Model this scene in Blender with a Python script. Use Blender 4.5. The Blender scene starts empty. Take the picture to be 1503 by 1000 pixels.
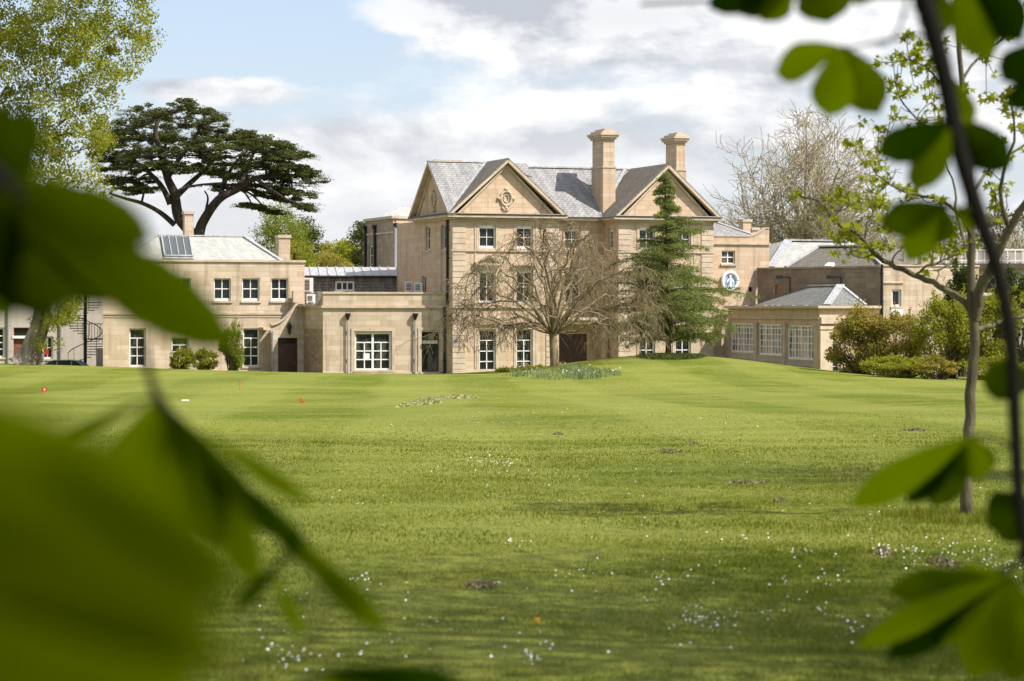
import bpy, math, random
import numpy as np
from mathutils import Vector
R = math.radians
S = bpy.context.scene
COL = S.collection
rng = np.random.default_rng(7)
random.seed(7)

# ------------------------------------------------------------------ camera
FPX, CX, HY, EYE = 3549.0, 751.5, 455.0, 4.3
cam = bpy.data.cameras.new('camera'); cam.lens = 85; cam.sensor_width = 36
cam.shift_y = -45 / 1503; cam.clip_start = 0.1; cam.clip_end = 6000
cam.dof.use_dof = True; cam.dof.focus_distance = 75; cam.dof.aperture_fstop = 4.0
camo = bpy.data.objects.new('camera', cam); COL.objects.link(camo)
camo.location = (0, 0, EYE); camo.rotation_euler = (R(90), 0, 0)
S.camera = camo
S.view_settings.view_transform = 'Standard'; S.view_settings.look = 'None'
S.view_settings.exposure = 0.85; S.view_settings.gamma = 1
S.render.film_transparent = False
S.cycles.max_bounces = 6; S.cycles.transparent_max_bounces = 6

# ------------------------------------------------------------------ node helper
class NT:
    def __init__(s, tree): s.t = tree; s.n = tree.nodes; s.l = tree.links
    def new(s, typ, **kw):
        n = s.n.new(typ)
        for k, v in kw.items(): setattr(n, k, v)
        return n
    def put(s, sock, v):
        if isinstance(v, bpy.types.NodeSocket): s.l.new(v, sock)
        elif v is not None: sock.default_value = v
    def m(s, op, a, b=None, c=None, clamp=False):
        n = s.new('ShaderNodeMath', operation=op); n.use_clamp = clamp
        s.put(n.inputs[0], a); s.put(n.inputs[1], b)
        if c is not None: s.put(n.inputs[2], c)
        return n.outputs[0]
    def mix(s, f, a, b, blend='MIX'):
        n = s.new('ShaderNodeMix', data_type='RGBA', blend_type=blend)
        s.put(n.inputs[0], f); s.put(n.inputs[6], col4(a)); s.put(n.inputs[7], col4(b))
        return n.outputs[2]
    def step(s, v, a, b, c=0.0, d=1.0):
        n = s.new('ShaderNodeMapRange', interpolation_type='SMOOTHSTEP'); s.put(n.inputs[0], v)
        n.inputs[1].default_value = a; n.inputs[2].default_value = b
        n.inputs[3].default_value = c; n.inputs[4].default_value = d
        return n.outputs[0]
    def noise(s, vec, scale, detail=4, rough=.55, out=0, dist=0.0):
        n = s.new('ShaderNodeTexNoise'); s.put(n.inputs['Vector'], vec)
        n.inputs['Scale'].default_value = scale; n.inputs['Detail'].default_value = detail
        n.inputs['Roughness'].default_value = rough; n.inputs['Distortion'].default_value = dist
        return n.outputs[out]
    def mapv(s, vec, scale=(1, 1, 1), loc=(0, 0, 0), rot=(0, 0, 0)):
        n = s.new('ShaderNodeMapping'); s.put(n.inputs[0], vec)
        n.inputs['Location'].default_value = loc; n.inputs['Rotation'].default_value = rot; n.inputs['Scale'].default_value = scale
        return n.outputs[0]
def col4(v):
    if isinstance(v, (tuple, list)) and len(v) == 3: return (*v, 1)
    return v

# ------------------------------------------------------------------ sun + sky
SUN = Vector((.60, -.28, .75)).normalized()
el = math.asin(SUN.z); az = math.atan2(SUN.x, SUN.y)
sl = bpy.data.lights.new('sun', 'SUN'); sl.energy = 4.2; sl.angle = R(.53); sl.color = (1, .95, .88)
so = bpy.data.objects.new('sun', sl); COL.objects.link(so)
so.rotation_euler = SUN.to_track_quat('Z', 'Y').to_euler(); so.location = (60, -30, 80)

w = bpy.data.worlds.new('World'); S.world = w; w.use_nodes = True
N = NT(w.node_tree); N.n.clear()
out = N.new('ShaderNodeOutputWorld'); bg = N.new('ShaderNodeBackground'); N.l.new(bg.outputs[0], out.inputs[0])
sky = N.new('ShaderNodeTexSky', sky_type='NISHITA'); sky.sun_disc = False
sky.sun_elevation = el; sky.sun_rotation = az; sky.air_density = 1.0; sky.dust_density = 1.6; sky.ozone_density = 1.2
tc = N.new('ShaderNodeTexCoord'); D = tc.outputs['Generated']
sp = N.new('ShaderNodeSeparateXYZ'); N.l.new(D, sp.inputs[0]); dx, dy, dz = sp.outputs
def blob(px, py, rx, ry, amp):
    cx, cz = (px - CX) / FPX, (HY - py) / FPX
    a = N.m('POWER', N.m('ABSOLUTE', N.m('DIVIDE', N.m('SUBTRACT', dx, cx), rx / FPX)), 2.0)
    b = N.m('POWER', N.m('ABSOLUTE', N.m('DIVIDE', N.m('SUBTRACT', dz, cz), ry / FPX)), 2.0)
    return N.m('MULTIPLY', N.m('EXPONENT', N.m('MULTIPLY', N.m('ADD', a, b), -1.0)), amp)
def addall(L):
    r = L[0]
    for q in L[1:]: r = N.m('ADD', r, q)
    return r
bias = addall([blob(400, 60, 230, 95, -.34), blob(620, 160, 150, 45, -.20), blob(300, 132, 150, 24, .36), blob(850, 30, 330, 66, .30), blob(1180, 60, 200, 70, .14),
               blob(700, 190, 260, 60, .10), blob(400, 300, 380, 100, .30), blob(700, 270, 320, 100, .11), blob(1000, 250, 300, 70, .08), blob(1080, 170, 140, 60, .06), blob(330, 215, 200, 30, -.10), blob(560, 62, 60, 10, -.12), blob(1290, 120, 90, 60, -.12)])
def cden(off):
    v = N.mapv(D, scale=(1, 1, 2.1), loc=off)
    a = N.noise(v, 9.5, 10, .56, dist=.15)
    b = N.noise(v, 34, 6, .6)
    return N.m('ADD', N.m('MULTIPLY', a, .86), N.m('MULTIPLY', b, .14))
d0 = cden((3.1, 0, .4)); d1 = cden((3.1 + .012, 0, .4 + .030))
dens = N.m('ADD', d0, bias)
mask = N.step(dens, .41, .58)
lit = N.m('MULTIPLY_ADD', N.m('SUBTRACT', d0, d1), 7.0, .62, clamp=True)
thick = addall([blob(760, 15, 330, 58, .34), blob(1000, 45, 160, 40, .25), blob(960, 225, 240, 26, .25), blob(620, 330, 420, 60, .10)])
lit = N.m('SUBTRACT', lit, thick, clamp=True)
lowk = N.step(dz, .035, .105, .62, 0.0)
lit = N.m('ADD', N.m('MULTIPLY', lit, N.m('SUBTRACT', 1.0, lowk)), N.m('MULTIPLY', lowk, .68))
lit = N.m('ADD', lit, blob(1060, 80, 150, 40, .3), clamp=True)
cc = N.mix(lit, (.32, .335, .37), (.63, .625, .62))
skyc = N.mix(1.0, sky.outputs[0], (.100, .099, .104), 'MULTIPLY')
# pale haze low over the horizon
low = N.step(dz, -.01, .16, .55, .22)
skyc = N.mix(low, skyc, (.44, .48, .57))
N.l.new(N.mix(N.m('MULTIPLY', mask, .94), skyc, cc), bg.inputs[0]); bg.inputs[1].default_value = 1.0

# ------------------------------------------------------------------ mesh helpers
def px2w(px, py, Y): return np.array([(px - CX) / FPX * Y, Y, EYE + (HY - py) / FPX * Y])
BASE = {}
def tag(o, label=None, cat=None, group=None, kind=None):
    if label: o['label'] = label
    if cat: o['category'] = cat
    if group: o['group'] = group
    if kind: o['kind'] = kind
    return o
def thing(name, loc, label, cat, group=None):
    o = bpy.data.objects.new(name, None); COL.objects.link(o); o.location = tuple(float(q) for q in loc)
    o.empty_display_size = .3; BASE[o.name] = np.array(loc, float)
    return tag(o, label, cat, group)
def base_of(o): return BASE.get(o.name, np.zeros(3)) if o is not None else np.zeros(3)
def finish(name, me, mat, parent, smooth):
    o = bpy.data.objects.new(name, me); COL.objects.link(o)
    if mat: me.materials.append(mat)
    if smooth: me.polygons.foreach_set('use_smooth', np.ones(len(me.polygons), bool))
    if parent is not None: o.parent = parent; BASE[o.name] = base_of(parent)
    return o
def uvmap(me):
    nv = len(me.vertices); nl = len(me.loops); npol = len(me.polygons)
    co = np.empty(nv * 3); me.vertices.foreach_get('co', co); co = co.reshape(-1, 3)
    lv = np.empty(nl, int); me.loops.foreach_get('vertex_index', lv)
    no = np.empty(npol * 3); me.polygons.foreach_get('normal', no); no = no.reshape(-1, 3)
    lt = np.empty(npol, int); me.polygons.foreach_get('loop_total', lt)
    n = np.repeat(no, lt, axis=0)
    t = np.cross([0, 0, 1], n); ln = np.linalg.norm(t, axis=1); flat = ln < .05
    t[flat] = (1, 0, 0); ln[flat] = 1; t /= ln[:, None]; b = np.cross(n, t)
    p = co[lv]; uv = np.stack([(p * t).sum(1), (p * b).sum(1)], 1)
    l = me.uv_layers.new(name='UVMap'); l.data.foreach_set('uv', uv.ravel())
class MB:
    def __init__(s): s.v = []; s.f = []
    def add(s, vs, fs):
        b = len(s.v); s.v += [tuple(map(float, q)) for q in vs]; s.f += [tuple(i + b for i in f) for f in fs]
    def hexa(s, P):  # 8 points: bottom 4 ccw, top 4 ccw
        s.add(P, [(3, 2, 1, 0), (4, 5, 6, 7), (0, 1, 5, 4), (1, 2, 6, 5), (2, 3, 7, 6), (3, 0, 4, 7)])
    def box(s, x0, x1, y0, y1, z0, z1):
        s.hexa([(x0, y0, z0), (x1, y0, z0), (x1, y1, z0), (x0, y1, z0), (x0, y0, z1), (x1, y0, z1), (x1, y1, z1), (x0, y1, z1)])
    def slab(s, P, th):  # polygon thickened downwards along its normal
        P = [np.array(p, float) for p in P]; n = np.cross(P[1] - P[0], P[2] - P[0]); n /= np.linalg.norm(n)
        if n[2] < 0: P = P[::-1]; n = -n
        k = len(P); s.add(P + [p - n * th for p in P], [tuple(range(k)), tuple(range(2 * k - 1, k - 1, -1))] + [(i + k, (i + 1) % k + k, (i + 1) % k, i) for i in range(k)])
    def beam(s, a, b, w, h, up=(0, 0, 1)):
        a = np.array(a, float); b = np.array(b, float); d = b - a; d /= np.linalg.norm(d)
        r = np.cross(d, up); r /= np.linalg.norm(r); u = np.cross(r, d)
        P = []
        for q in (a, b):
            P += [q - r * w / 2 - u * h / 2, q + r * w / 2 - u * h / 2, q + r * w / 2 + u * h / 2, q - r * w / 2 + u * h / 2]
        s.hexa(P)
    def tube(s, pts, rad, n=6, cap=True):
        v, f = tube_np(np.array(pts, float), np.broadcast_to(np.array(rad, float), (len(pts),)), n)
        s.add(v, [tuple(q) for q in f] + ([tuple(range(n))[::-1], tuple(range(len(v) - n, len(v)))] if cap else []))
    def lathe(s, c, prof, n=14):
        vs = []; fs = []
        for (r, z) in prof:
            for k in range(n): a = 2 * math.pi * k / n; vs.append((c[0] + r * math.cos(a), c[1] + r * math.sin(a), c[2] + z))
        for i in range(len(prof) - 1):
            for k in range(n): k2 = (k + 1) % n; fs.append((i * n + k, i * n + k2, (i + 1) * n + k2, (i + 1) * n + k))
        fs.append(tuple(range(n))[::-1]); fs.append(tuple(range(len(vs) - n, len(vs)))); s.add(vs, fs)
    def build(s, name, mat, parent=None, smooth=False):
        b = base_of(parent); me = bpy.data.meshes.new(name)
        me.from_pydata([tuple(np.array(q) - b) for q in s.v], [], s.f); me.update(); uvmap(me)
        return finish(name, me, mat, parent, smooth)
def tube_np(P, rad, n):
    T = np.gradient(P, axis=0); T /= np.linalg.norm(T, axis=1)[:, None] + 1e-12
    ref = np.array([0, 0, 1.]) if abs(T[0][2]) < .9 and abs(T[-1][2]) < .9 else np.array([.13, .97, .1])
    A = np.cross(T, ref); A /= np.linalg.norm(A, axis=1)[:, None] + 1e-12; B = np.cross(T, A)
    an = np.arange(n) * 2 * math.pi / n
    V = P[:, None, :] + rad[:, None, None] * (A[:, None, :] * np.cos(an)[None, :, None] + B[:, None, :] * np.sin(an)[None, :, None])
    m = len(P); i = np.arange(m - 1)[:, None] * n; k = np.arange(n)[None, :]; k2 = (k + 1) % n
    F = np.stack([i + k, i + k2, i + n + k2, i + n + k], -1).reshape(-1, 4)
    return V.reshape(-1, 3), F
class NB:  # large numpy mesh builder
    def __init__(s): s.V = []; s.F = []; s.n = 0
    def add(s, V, F): s.V.append(V); s.F.append(np.asarray(F) + s.n); s.n += len(V)
    def tube(s, P, rad, n=4): V, F = tube_np(np.asarray(P, float), np.asarray(rad, float), n); s.add(V, F)
    def build(s, name, mat, parent=None, smooth=False):
        V = np.concatenate(s.V) - base_of(parent); me = bpy.data.meshes.new(name)
        lens = np.concatenate([np.full(len(f), f.shape[1]) for f in s.F]); idx = np.concatenate([f.ravel() for f in s.F])
        me.vertices.add(len(V)); me.vertices.foreach_set('co', V.astype(np.float32).ravel())
        me.loops.add(len(idx)); me.loops.foreach_set('vertex_index', idx.astype(np.int32))
        me.polygons.add(len(lens)); me.polygons.foreach_set('loop_start', np.concatenate([[0], np.cumsum(lens)[:-1]]).astype(np.int32))
        me.polygons.foreach_set('loop_total', lens.astype(np.int32)); me.update(calc_edges=True)
        return finish(name, me, mat, parent, smooth)
def unit(v): return v / (np.linalg.norm(v, axis=-1, keepdims=True) + 1e-12)
def leaves(nb, C, size, flat=0.0, aspect=.55, r=rng, droop=0.0):
    """one bent four-sided leaf at every centre"""
    n = len(C); a = unit(r.normal(size=(n, 3)) * (1, 1, 1 - flat) + np.array([0, 0, -droop])); b = unit(np.cross(a, r.normal(size=(n, 3)) * (1, 1, 1 - flat * .9) + 1e-3))
    s = (size * r.uniform(.6, 1.3, n))[:, None]; nn = np.cross(a, b)
    V = np.stack([C - a * s, C + b * s * aspect + nn * s * .15, C + a * s, C - b * s * aspect + nn * s * .15], 1).reshape(-1, 3)
    nb.add(V, np.arange(n * 4).reshape(-1, 4))
def ball(n, r=rng):
    return unit(r.normal(size=(n, 3))) * (r.uniform(0, 1, (n, 1)) ** (1 / 2.4))

# ------------------------------------------------------------------ materials
def mat(name, color=(.5, .5, .5), rough=.7, metal=0.0, spec=.5):
    m = bpy.data.materials.new(name); m.use_nodes = True
    b = m.node_tree.nodes['Principled BSDF']; b.inputs['Base Color'].default_value = (*color, 1)
    b.inputs['Roughness'].default_value = rough; b.inputs['Metallic'].default_value = metal; b.inputs['Specular IOR Level'].default_value = spec
    m.diffuse_color = (*color, 1); return m
def nt(m): return NT(m.node_tree), m.node_tree.nodes['Principled BSDF']
def vary(m, c1, c2, scale=3.0, detail=5, bump=0.0, bscale=20, sc=(1, 1, 1)):
    n, b = nt(m); t = n.new('ShaderNodeTexCoord').outputs['Object']; v = n.mapv(t, scale=sc)
    f = n.step(n.noise(v, scale, detail, .6), .32, .68); n.l.new(n.mix(f, c1, c2), b.inputs['Base Color'])
    if bump:
        bp = n.new('ShaderNodeBump'); bp.inputs['Strength'].default_value = bump; bp.inputs['Distance'].default_value = .02
        n.l.new(n.noise(v, bscale, 4), bp.inputs['Height']); n.l.new(bp.outputs[0], b.inputs['Normal'])
    return m
def stone(name, ca, cb, mortar, bw=.78, rh=.30, blot=(.33, .25, .16), blotamt=.35, rubble=0.0, streak=.52):
    m = mat(name, ca, .88, spec=.2); n, b = nt(m)
    tcn = n.new('ShaderNodeTexCoord'); uv = tcn.outputs['UV']; ob = tcn.outputs['Object']
    if rubble: uv = n.mix(rubble, uv, n.noise(uv, 2.3, 2, out=1))
    br = n.new('ShaderNodeTexBrick'); n.l.new(uv, br.inputs['Vector']); br.offset = .43; br.squash = 1.25; br.squash_frequency = 3
    for k, v in (('Scale', 1.0), ('Mortar Size', .008), ('Mortar Smooth', .4), ('Bias', 0.0), ('Brick Width', bw), ('Row Height', rh)): br.inputs[k].default_value = v
    br.inputs['Color1'].default_value = (*ca, 1); br.inputs['Color2'].default_value = (*cb, 1); br.inputs['Mortar'].default_value = (*mortar, 1)
    big = n.step(n.noise(ob, .55, 6, .62), .42, .72); c = n.mix(n.m('MULTIPLY', big, blotamt), br.outputs[0], blot)
    st = n.step(n.noise(n.mapv(ob, scale=(2.6, 2.6, .22)), 1.0, 6, .65), .46, .72); c = n.mix(n.m('MULTIPLY', st, streak), c, (.20, .165, .13)); sz = n.new('ShaderNodeSeparateXYZ'); n.l.new(ob, sz.inputs[0])
    fine = n.noise(ob, 14, 5, .7); c = n.mix(.32, c, n.mix(fine, (.16, .13, .1), (.85, .8, .72)), 'OVERLAY')
    n.l.new(c, b.inputs['Base Color'])
    bp = n.new('ShaderNodeBump'); bp.inputs['Strength'].default_value = .55; bp.inputs['Distance'].default_value = .02
    h = n.m('ADD', n.m('MULTIPLY', br.outputs['Fac'], -1.0), n.m('MULTIPLY', n.noise(ob, 9, 6, .7), .8))
    n.l.new(h, bp.inputs['Height']); n.l.new(bp.outputs[0], b.inputs['Normal']); return m
def slate(name, ca, cb, moss=(.42, .42, .36), amt=.5):
    m = mat(name, ca, .8, spec=.25); n, b = nt(m); tcn = n.new('ShaderNodeTexCoord'); uv = tcn.outputs['UV']
    br = n.new('ShaderNodeTexBrick'); n.l.new(uv, br.inputs['Vector'])
    for k, v in (('Scale', 1.0), ('Mortar Size', .018), ('Mortar Smooth', .3), ('Bias', 0.0), ('Brick Width', .34), ('Row Height', .22)): br.inputs[k].default_value = v
    br.inputs['Color1'].default_value = (*ca, 1); br.inputs['Color2'].default_value = (*cb, 1); br.inputs['Mortar'].default_value = (ca[0] * .45, ca[1] * .45, ca[2] * .45, 1)
    st = n.step(n.noise(n.mapv(uv, scale=(2.2, .35, 1)), 1.0, 7, .65), .40, .70)
    c = n.mix(n.m('MULTIPLY', st, amt), br.outputs[0], moss)
    c = n.mix(n.m('MULTIPLY', n.step(n.noise(uv, 7, 4, .7), .55, .7), .4), c, (.52, .5, .44))
    n.l.new(c, b.inputs['Base Color'])
    bp = n.new('ShaderNodeBump'); bp.inputs['Strength'].default_value = .7; bp.inputs['Distance'].default_value = .02
    n.l.new(n.m('ADD', n.m('MULTIPLY', br.outputs['Fac'], -1.0), n.noise(uv, 12, 3)), bp.inputs['Height']); n.l.new(bp.outputs[0], b.inputs['Normal']); return m
def leafmat(name, c1, c2, c3=None, trans=.35, scale=1.2, rough=.6):
    m = mat(name, c1, rough, spec=.06); n, b = nt(m)
    t = n.new('ShaderNodeTexCoord').outputs['Object']
    f = n.step(n.noise(t, scale, 3, .6), .35, .65); c = n.mix(f, c1, c2)
    if c3: c = n.mix(n.step(n.noise(t, scale * 9, 2, .6), .5, .72), c, c3)
    n.l.new(c, b.inputs['Base Color'])
    tr = n.new('ShaderNodeBsdfTranslucent'); n.l.new(n.mix(1.0, c, (1.25, 1.2, .6), 'MULTIPLY'), tr.inputs[0])
    mx = n.new('ShaderNodeMixShader'); mx.inputs[0].default_value = trans; o = m.node_tree.nodes['Material Output']
    n.l.new(b.outputs[0], mx.inputs[1]); n.l.new(tr.outputs[0], mx.inputs[2]); n.l.new(mx.outputs[0], o.inputs[0]); return m
M = {}
M['stone'] = stone('honey_ashlar', (.57, .46, .345), (.47, .36, .255), (.42, .325, .24), blot=(.54, .365, .24), blotamt=.4)
M['stone_pale'] = stone('pale_ashlar', (.58, .49, .395), (.45, .355, .26), (.42, .35, .28), bw=.95, rh=.32, blot=(.47, .36, .24), blotamt=.4)
M['stone_grey'] = stone('weathered_shade_tone_stone', (.36, .30, .225), (.27, .22, .165), (.2, .165, .125), blot=(.2, .17, .135), blotamt=.6, streak=.5)  # weathering streaks over a base darkened to paint in a wall face's shade
M['stone_dark'] = stone('stained_shade_tone_stone', (.30, .235, .165), (.22, .175, .125), (.15, .12, .09), blot=(.13, .11, .09), blotamt=.65, rubble=.1, streak=.5)  # stain streaks over a base darkened for the side wall in shade
M['rubble'] = stone('rubble_stone', (.42, .32, .22), (.24, .18, .12), (.27, .22, .16), bw=.32, rh=.16, rubble=.28, blotamt=.3)
M['render'] = stone('cream_render', (.47, .43, .38), (.45, .41, .36), (.44, .40, .35), bw=3, rh=2, blot=(.40, .35, .3), blotamt=.3, streak=.25)
M['trim'] = vary(mat('dressed_stone_trim', (.42, .34, .24), .85, spec=.2), (.55, .445, .335), (.42, .34, .25), 1.4, 6, .3, 18)
M['slate'] = slate('blue_grey_slate', (.20, .195, .205), (.27, .26, .265))
M['slate_pale'] = slate('pale_lichen_slate', (.33, .33, .31), (.42, .42, .39), (.50, .49, .43), .6)
M['slate_dark'] = slate('dark_brown_slate', (.115, .105, .09), (.17, .15, .125), (.24, .205, .14), .4)
M['slate_mid'] = slate('green_grey_slate', (.125, .13, .125), (.18, .18, .17), (.30, .30, .25), .5)
M['lead'] = vary(mat('weathered_lead', (.5, .5, .5), .5, .3), (.55, .55, .54), (.33, .33, .33), 1.5, 6, sc=(3, 3, .4))
M['white'] = vary(mat('white_gloss_paint', (.78, .77, .74), .35), (.80, .79, .76), (.70, .69, .66), 2.0)
M['glass'] = mat('dark_window_glass', (.018, .022, .022), .06, spec=.32)
_n, _b = nt(M['glass']); _t = _n.new('ShaderNodeTexCoord').outputs['Object']; _r = _n.new('ShaderNodeObjectInfo').outputs['Random']
_f = _n.m('MULTIPLY', _n.step(_n.noise(_n.mapv(_t, scale=(1.6, 1.6, .6)), 1.5, 4), .48, .62), _n.step(_r, .35, .9)); _n.l.new(_n.mix(_f, (.014, .018, .017), (.13, .125, .105)), _b.inputs['Base Color'])
M['glass2'] = vary(mat('curtained_window_glass', (.2, .2, .2), .05, spec=.7), (.07, .07, .075), (.55, .52, .48), 1.3, 3, sc=(1.6, 1.6, .5))
M['skylight'] = mat('skylight_glass', (.07, .08, .08), .25, spec=.4)
M['iron'] = mat('black_iron', (.018, .018, .02), .45, .3)
M['grey_iron'] = mat('grey_painted_iron', (.33, .32, .32), .5, .1)
M['door'] = vary(mat('dark_red_varnished_door', (.07, .02, .015), .3), (.075, .022, .016), (.04, .013, .01), 3)
M['door2'] = vary(mat('faded_red_door', (.25, .09, .06), .5), (.25, .09, .06), (.18, .06, .04), 3)
M['mold'] = mat('dark_interior', (.02, .018, .015), .9)
M['bark'] = vary(mat('grey_brown_bark', (.12, .10, .07), .9, spec=.1), (.145, .125, .075), (.06, .052, .032), 5, 6, .8, 30, (1, 1, .35))
M['bark_pale'] = vary(mat('mottled_plane_bark', (.3, .26, .2), .9, spec=.2), (.34, .30, .23), (.15, .125, .095), 1.6, 6, .8, 12, (1, 1, .4))
M['bark_dark'] = vary(mat('dark_cedar_bark', (.07, .055, .045), .9, spec=.2), (.085, .065, .05), (.035, .028, .024), 2.5, 6, .8, 12, (1, 1, .35))
M['twig'] = vary(mat('pale_tan_twigs', (.33, .28, .2), .85, spec=.2), (.40, .345, .24), (.27, .225, .155), .7)
M['twig_weep'] = vary(mat('ochre_twigs', (.19, .155, .09), .85, spec=.1), (.26, .205, .12), (.13, .10, .055), 1.2)
M['plane'] = leafmat('yellow_green_spring_leaves', (.26, .28, .035), (.18, .21, .028), (.36, .34, .06), .45)
M['cedar'] = leafmat('dark_cedar_needles', (.055, .070, .022), (.085, .098, .028), (.15, .155, .045), .25, 1.5)
M['deodar'] = leafmat('fresh_deodar_needles', (.145, .185, .055), (.195, .225, .065), (.26, .27, .085), .3, 1.6)
M['shrub'] = leafmat('green_shrub_leaves', (.20, .225, .025), (.28, .28, .035), (.35, .32, .06), .45, 1.6)
M['bronze'] = leafmat('bronze_tinged_leaves', (.22, .22, .035), (.33, .26, .07), (.42, .29, .10), .45, 1.1)
M['dark_leaf'] = leafmat('dark_evergreen_leaves', (.045, .06, .018), (.08, .10, .025), (.12, .13, .04), .25, .9)
M['willow'] = leafmat('lime_willow_leaves', (.22, .25, .04), (.15, .19, .03), (.30, .31, .06), .45, .5)
M['maple'] = leafmat('fresh_maple_leaves', (.26, .29, .02), (.19, .22, .015), (.32, .31, .03), .5, 6)
def chestmat(name, dark, lightc, tr1, tr2, tf):
    m = mat(name, dark, .9, spec=0); n, b = nt(m); oi = n.new('ShaderNodeObjectInfo').outputs['Random']; t = n.new('ShaderNodeTexCoord').outputs['Object']
    f = n.m('ADD', n.m('MULTIPLY', oi, .7), n.m('MULTIPLY', n.noise(t, 9, 4), .45)); f = n.step(f, .25, .85)
    n.l.new(n.mix(f, dark, lightc), b.inputs['Base Color']); tr = n.new('ShaderNodeBsdfTranslucent'); n.l.new(n.mix(f, tr1, tr2), tr.inputs[0])
    mx = n.new('ShaderNodeMixShader'); mx.inputs[0].default_value = tf; o = m.node_tree.nodes['Material Output']
    n.l.new(b.outputs[0], mx.inputs[1]); n.l.new(tr.outputs[0], mx.inputs[2]); n.l.new(mx.outputs[0], o.inputs[0]); return m
M['chest'] = chestmat('horse_chestnut_leaves', (.006, .017, .0), (.050, .075, .0), (.02, .05, .0), (.30, .38, .0), .55)
M['chest_dark'] = chestmat('dark_green_chestnut_leaves', (.005, .014, .0), (.035, .052, .0), (.012, .035, .0), (.17, .23, .0), .55)
M['chest_young'] = chestmat('young_yellow_chestnut_leaves', (.050, .070, .0), (.085, .105, .0), (.14, .18, .0), (.22, .26, .0), .5)
M['stemblack'] = mat('black_stem_bark', (.008, .007, .005), .8, spec=.1)  # near-black bark colour of the foreground stems
M['daff'] = leafmat('blue_green_daffodil_leaves', (.11, .16, .07), (.17, .215, .11), (.22, .26, .15), .25, 3)
M['petal'] = mat('white_petals', (.85, .84, .80), .6); M['yolk'] = mat('yellow_petals', (.85, .50, .02), .5)
M['red'] = mat('red_painted_metal', (.62, .035, .02), .4)
M['blade'] = leafmat('grass_blades', (.096, .126, .007), (.140, .165, .016), (.22, .21, .045), .35, .35)
def stripes(n, t, c, amt=.30):
    sx = n.new('ShaderNodeSeparateXYZ'); n.l.new(t, sx.inputs[0]); wv = n.m('SINE', n.m('ADD', n.m('MULTIPLY', n.m('SUBTRACT', sx.outputs[0], n.m('MULTIPLY', sx.outputs[1], -.045)), 1.0), n.m('MULTIPLY', n.noise(t, .07, 2), 2.2)))
    return n.mix(n.m('MULTIPLY', n.step(wv, -.3, .3), amt), c, (.235, .25, .055))
_n, _b = nt(M['blade']); _c = _b.inputs['Base Color'].links[0].from_socket; _t = [q for q in _n.n if q.type == 'TEX_COORD'][0].outputs['Object']; _n.l.new(stripes(_n, _t, _c, .26), _b.inputs['Base Color'])
print('materials ok')
#@@SETTING

# ------------------------------------------------------------------ terrain
def sm(a, b, x): t = np.clip((x - a) / (b - a), 0, 1); return t * t * (3 - 2 * t)
def gz(x, y):
    x = np.asarray(x, float); y = np.asarray(y, float)
    z = 2.7 - .0165 * np.clip(y, 0, 170)
    z = z + .80 * np.exp(-((x + 38) / 20) ** 2) * sm(95, 150, y) * (1 - .75 * sm(152, 160, y))
    sy = np.where(y < 146, 20.0, 5.0)
    z = z + 1.30 * np.exp(-((x - 9.4) / 8.6) ** 2) * np.exp(-((y - 146) / sy) ** 2)
    z = z + .35 * np.exp(-((x + 4) / 10) ** 2 - ((y - 118) / 9) ** 2) - .15 * np.exp(-((x - 3) / 14) ** 2 - ((y - 96) / 14) ** 2)
    z = z + .05 * np.sin(x * .35 + y * .11) * sm(15, 60, y) * (1 - sm(120, 150, y)) + .04 * np.sin(y * .23 + x * .07) * sm(20, 60, y) * (1 - sm(120, 150, y))
    return z
def hit(px, py):   # point of the ground seen at a pixel
    t = np.linspace(6, 175, 3400); x = (px - CX) / FPX * t; z = EYE + (HY - py) / FPX * t; g = gz(x, t)
    i = np.argmax(z < g); i = i if z[i] < g[i] else len(t) - 1
    return np.array([x[i], t[i], g[i]])
ys = np.concatenate([[-60, -20, 0], np.arange(4, 30, .5), np.arange(30, 175, 1.0), [180, 190, 210, 260, 400, 800, 2500]])
xs = np.concatenate([[-2500, -600, -200, -90], np.arange(-60, 60.1, 1.0), [90, 200, 600, 2500]])
X, Y = np.meshgrid(xs, ys); Z = gz(X, Y)
nb = NB(); k = len(xs); i, j = np.meshgrid(np.arange(len(ys) - 1), np.arange(k - 1), indexing='ij')
nb.add(np.stack([X, Y, Z], -1).reshape(-1, 3), np.stack([i * k + j, i * k + j + 1, (i + 1) * k + j + 1, (i + 1) * k + j], -1).reshape(-1, 4))
ml = mat('mown_lawn', (.1, .17, .02), .95, spec=.1); n, b = nt(ml); t = n.new('ShaderNodeTexCoord').outputs['Object']
big = n.step(n.noise(t, .13, 5, .6), .38, .64); c = n.mix(big, (.094, .122, .010), (.162, .180, .028))
md = n.step(n.noise(n.mapv(t, scale=(.5, 1.1, 1)), .55, 6, .62), .42, .68); c = n.mix(n.m('MULTIPLY', md, .55), c, (.20, .195, .045))
st = n.step(n.noise(n.mapv(t, scale=(1.0, .10, 1), rot=(0, 0, .05)), .32, 3, .5), .47, .55); c = n.mix(n.m('MULTIPLY', st, .22), c, (.175, .19, .05))
dry = n.step(n.noise(n.mapv(t, scale=(.7, 1.5, 1)), 1.1, 8, .7), .66, .76); c = n.mix(n.m('MULTIPLY', dry, .40), c, (.24, .19, .09))
fn = n.noise(n.mapv(t, scale=(1, .35, 1)), 8, 10, .8); c = n.mix(.85, c, n.mix(n.step(fn, .3, .7), (.30, .31, .25), (.70, .70, .62)), 'OVERLAY')
c = stripes(n, t, c)
n.l.new(c, b.inputs['Base Color'])
bp = n.new('ShaderNodeBump'); bp.inputs['Strength'].default_value = .8; bp.inputs['Distance'].default_value = .06
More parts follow.
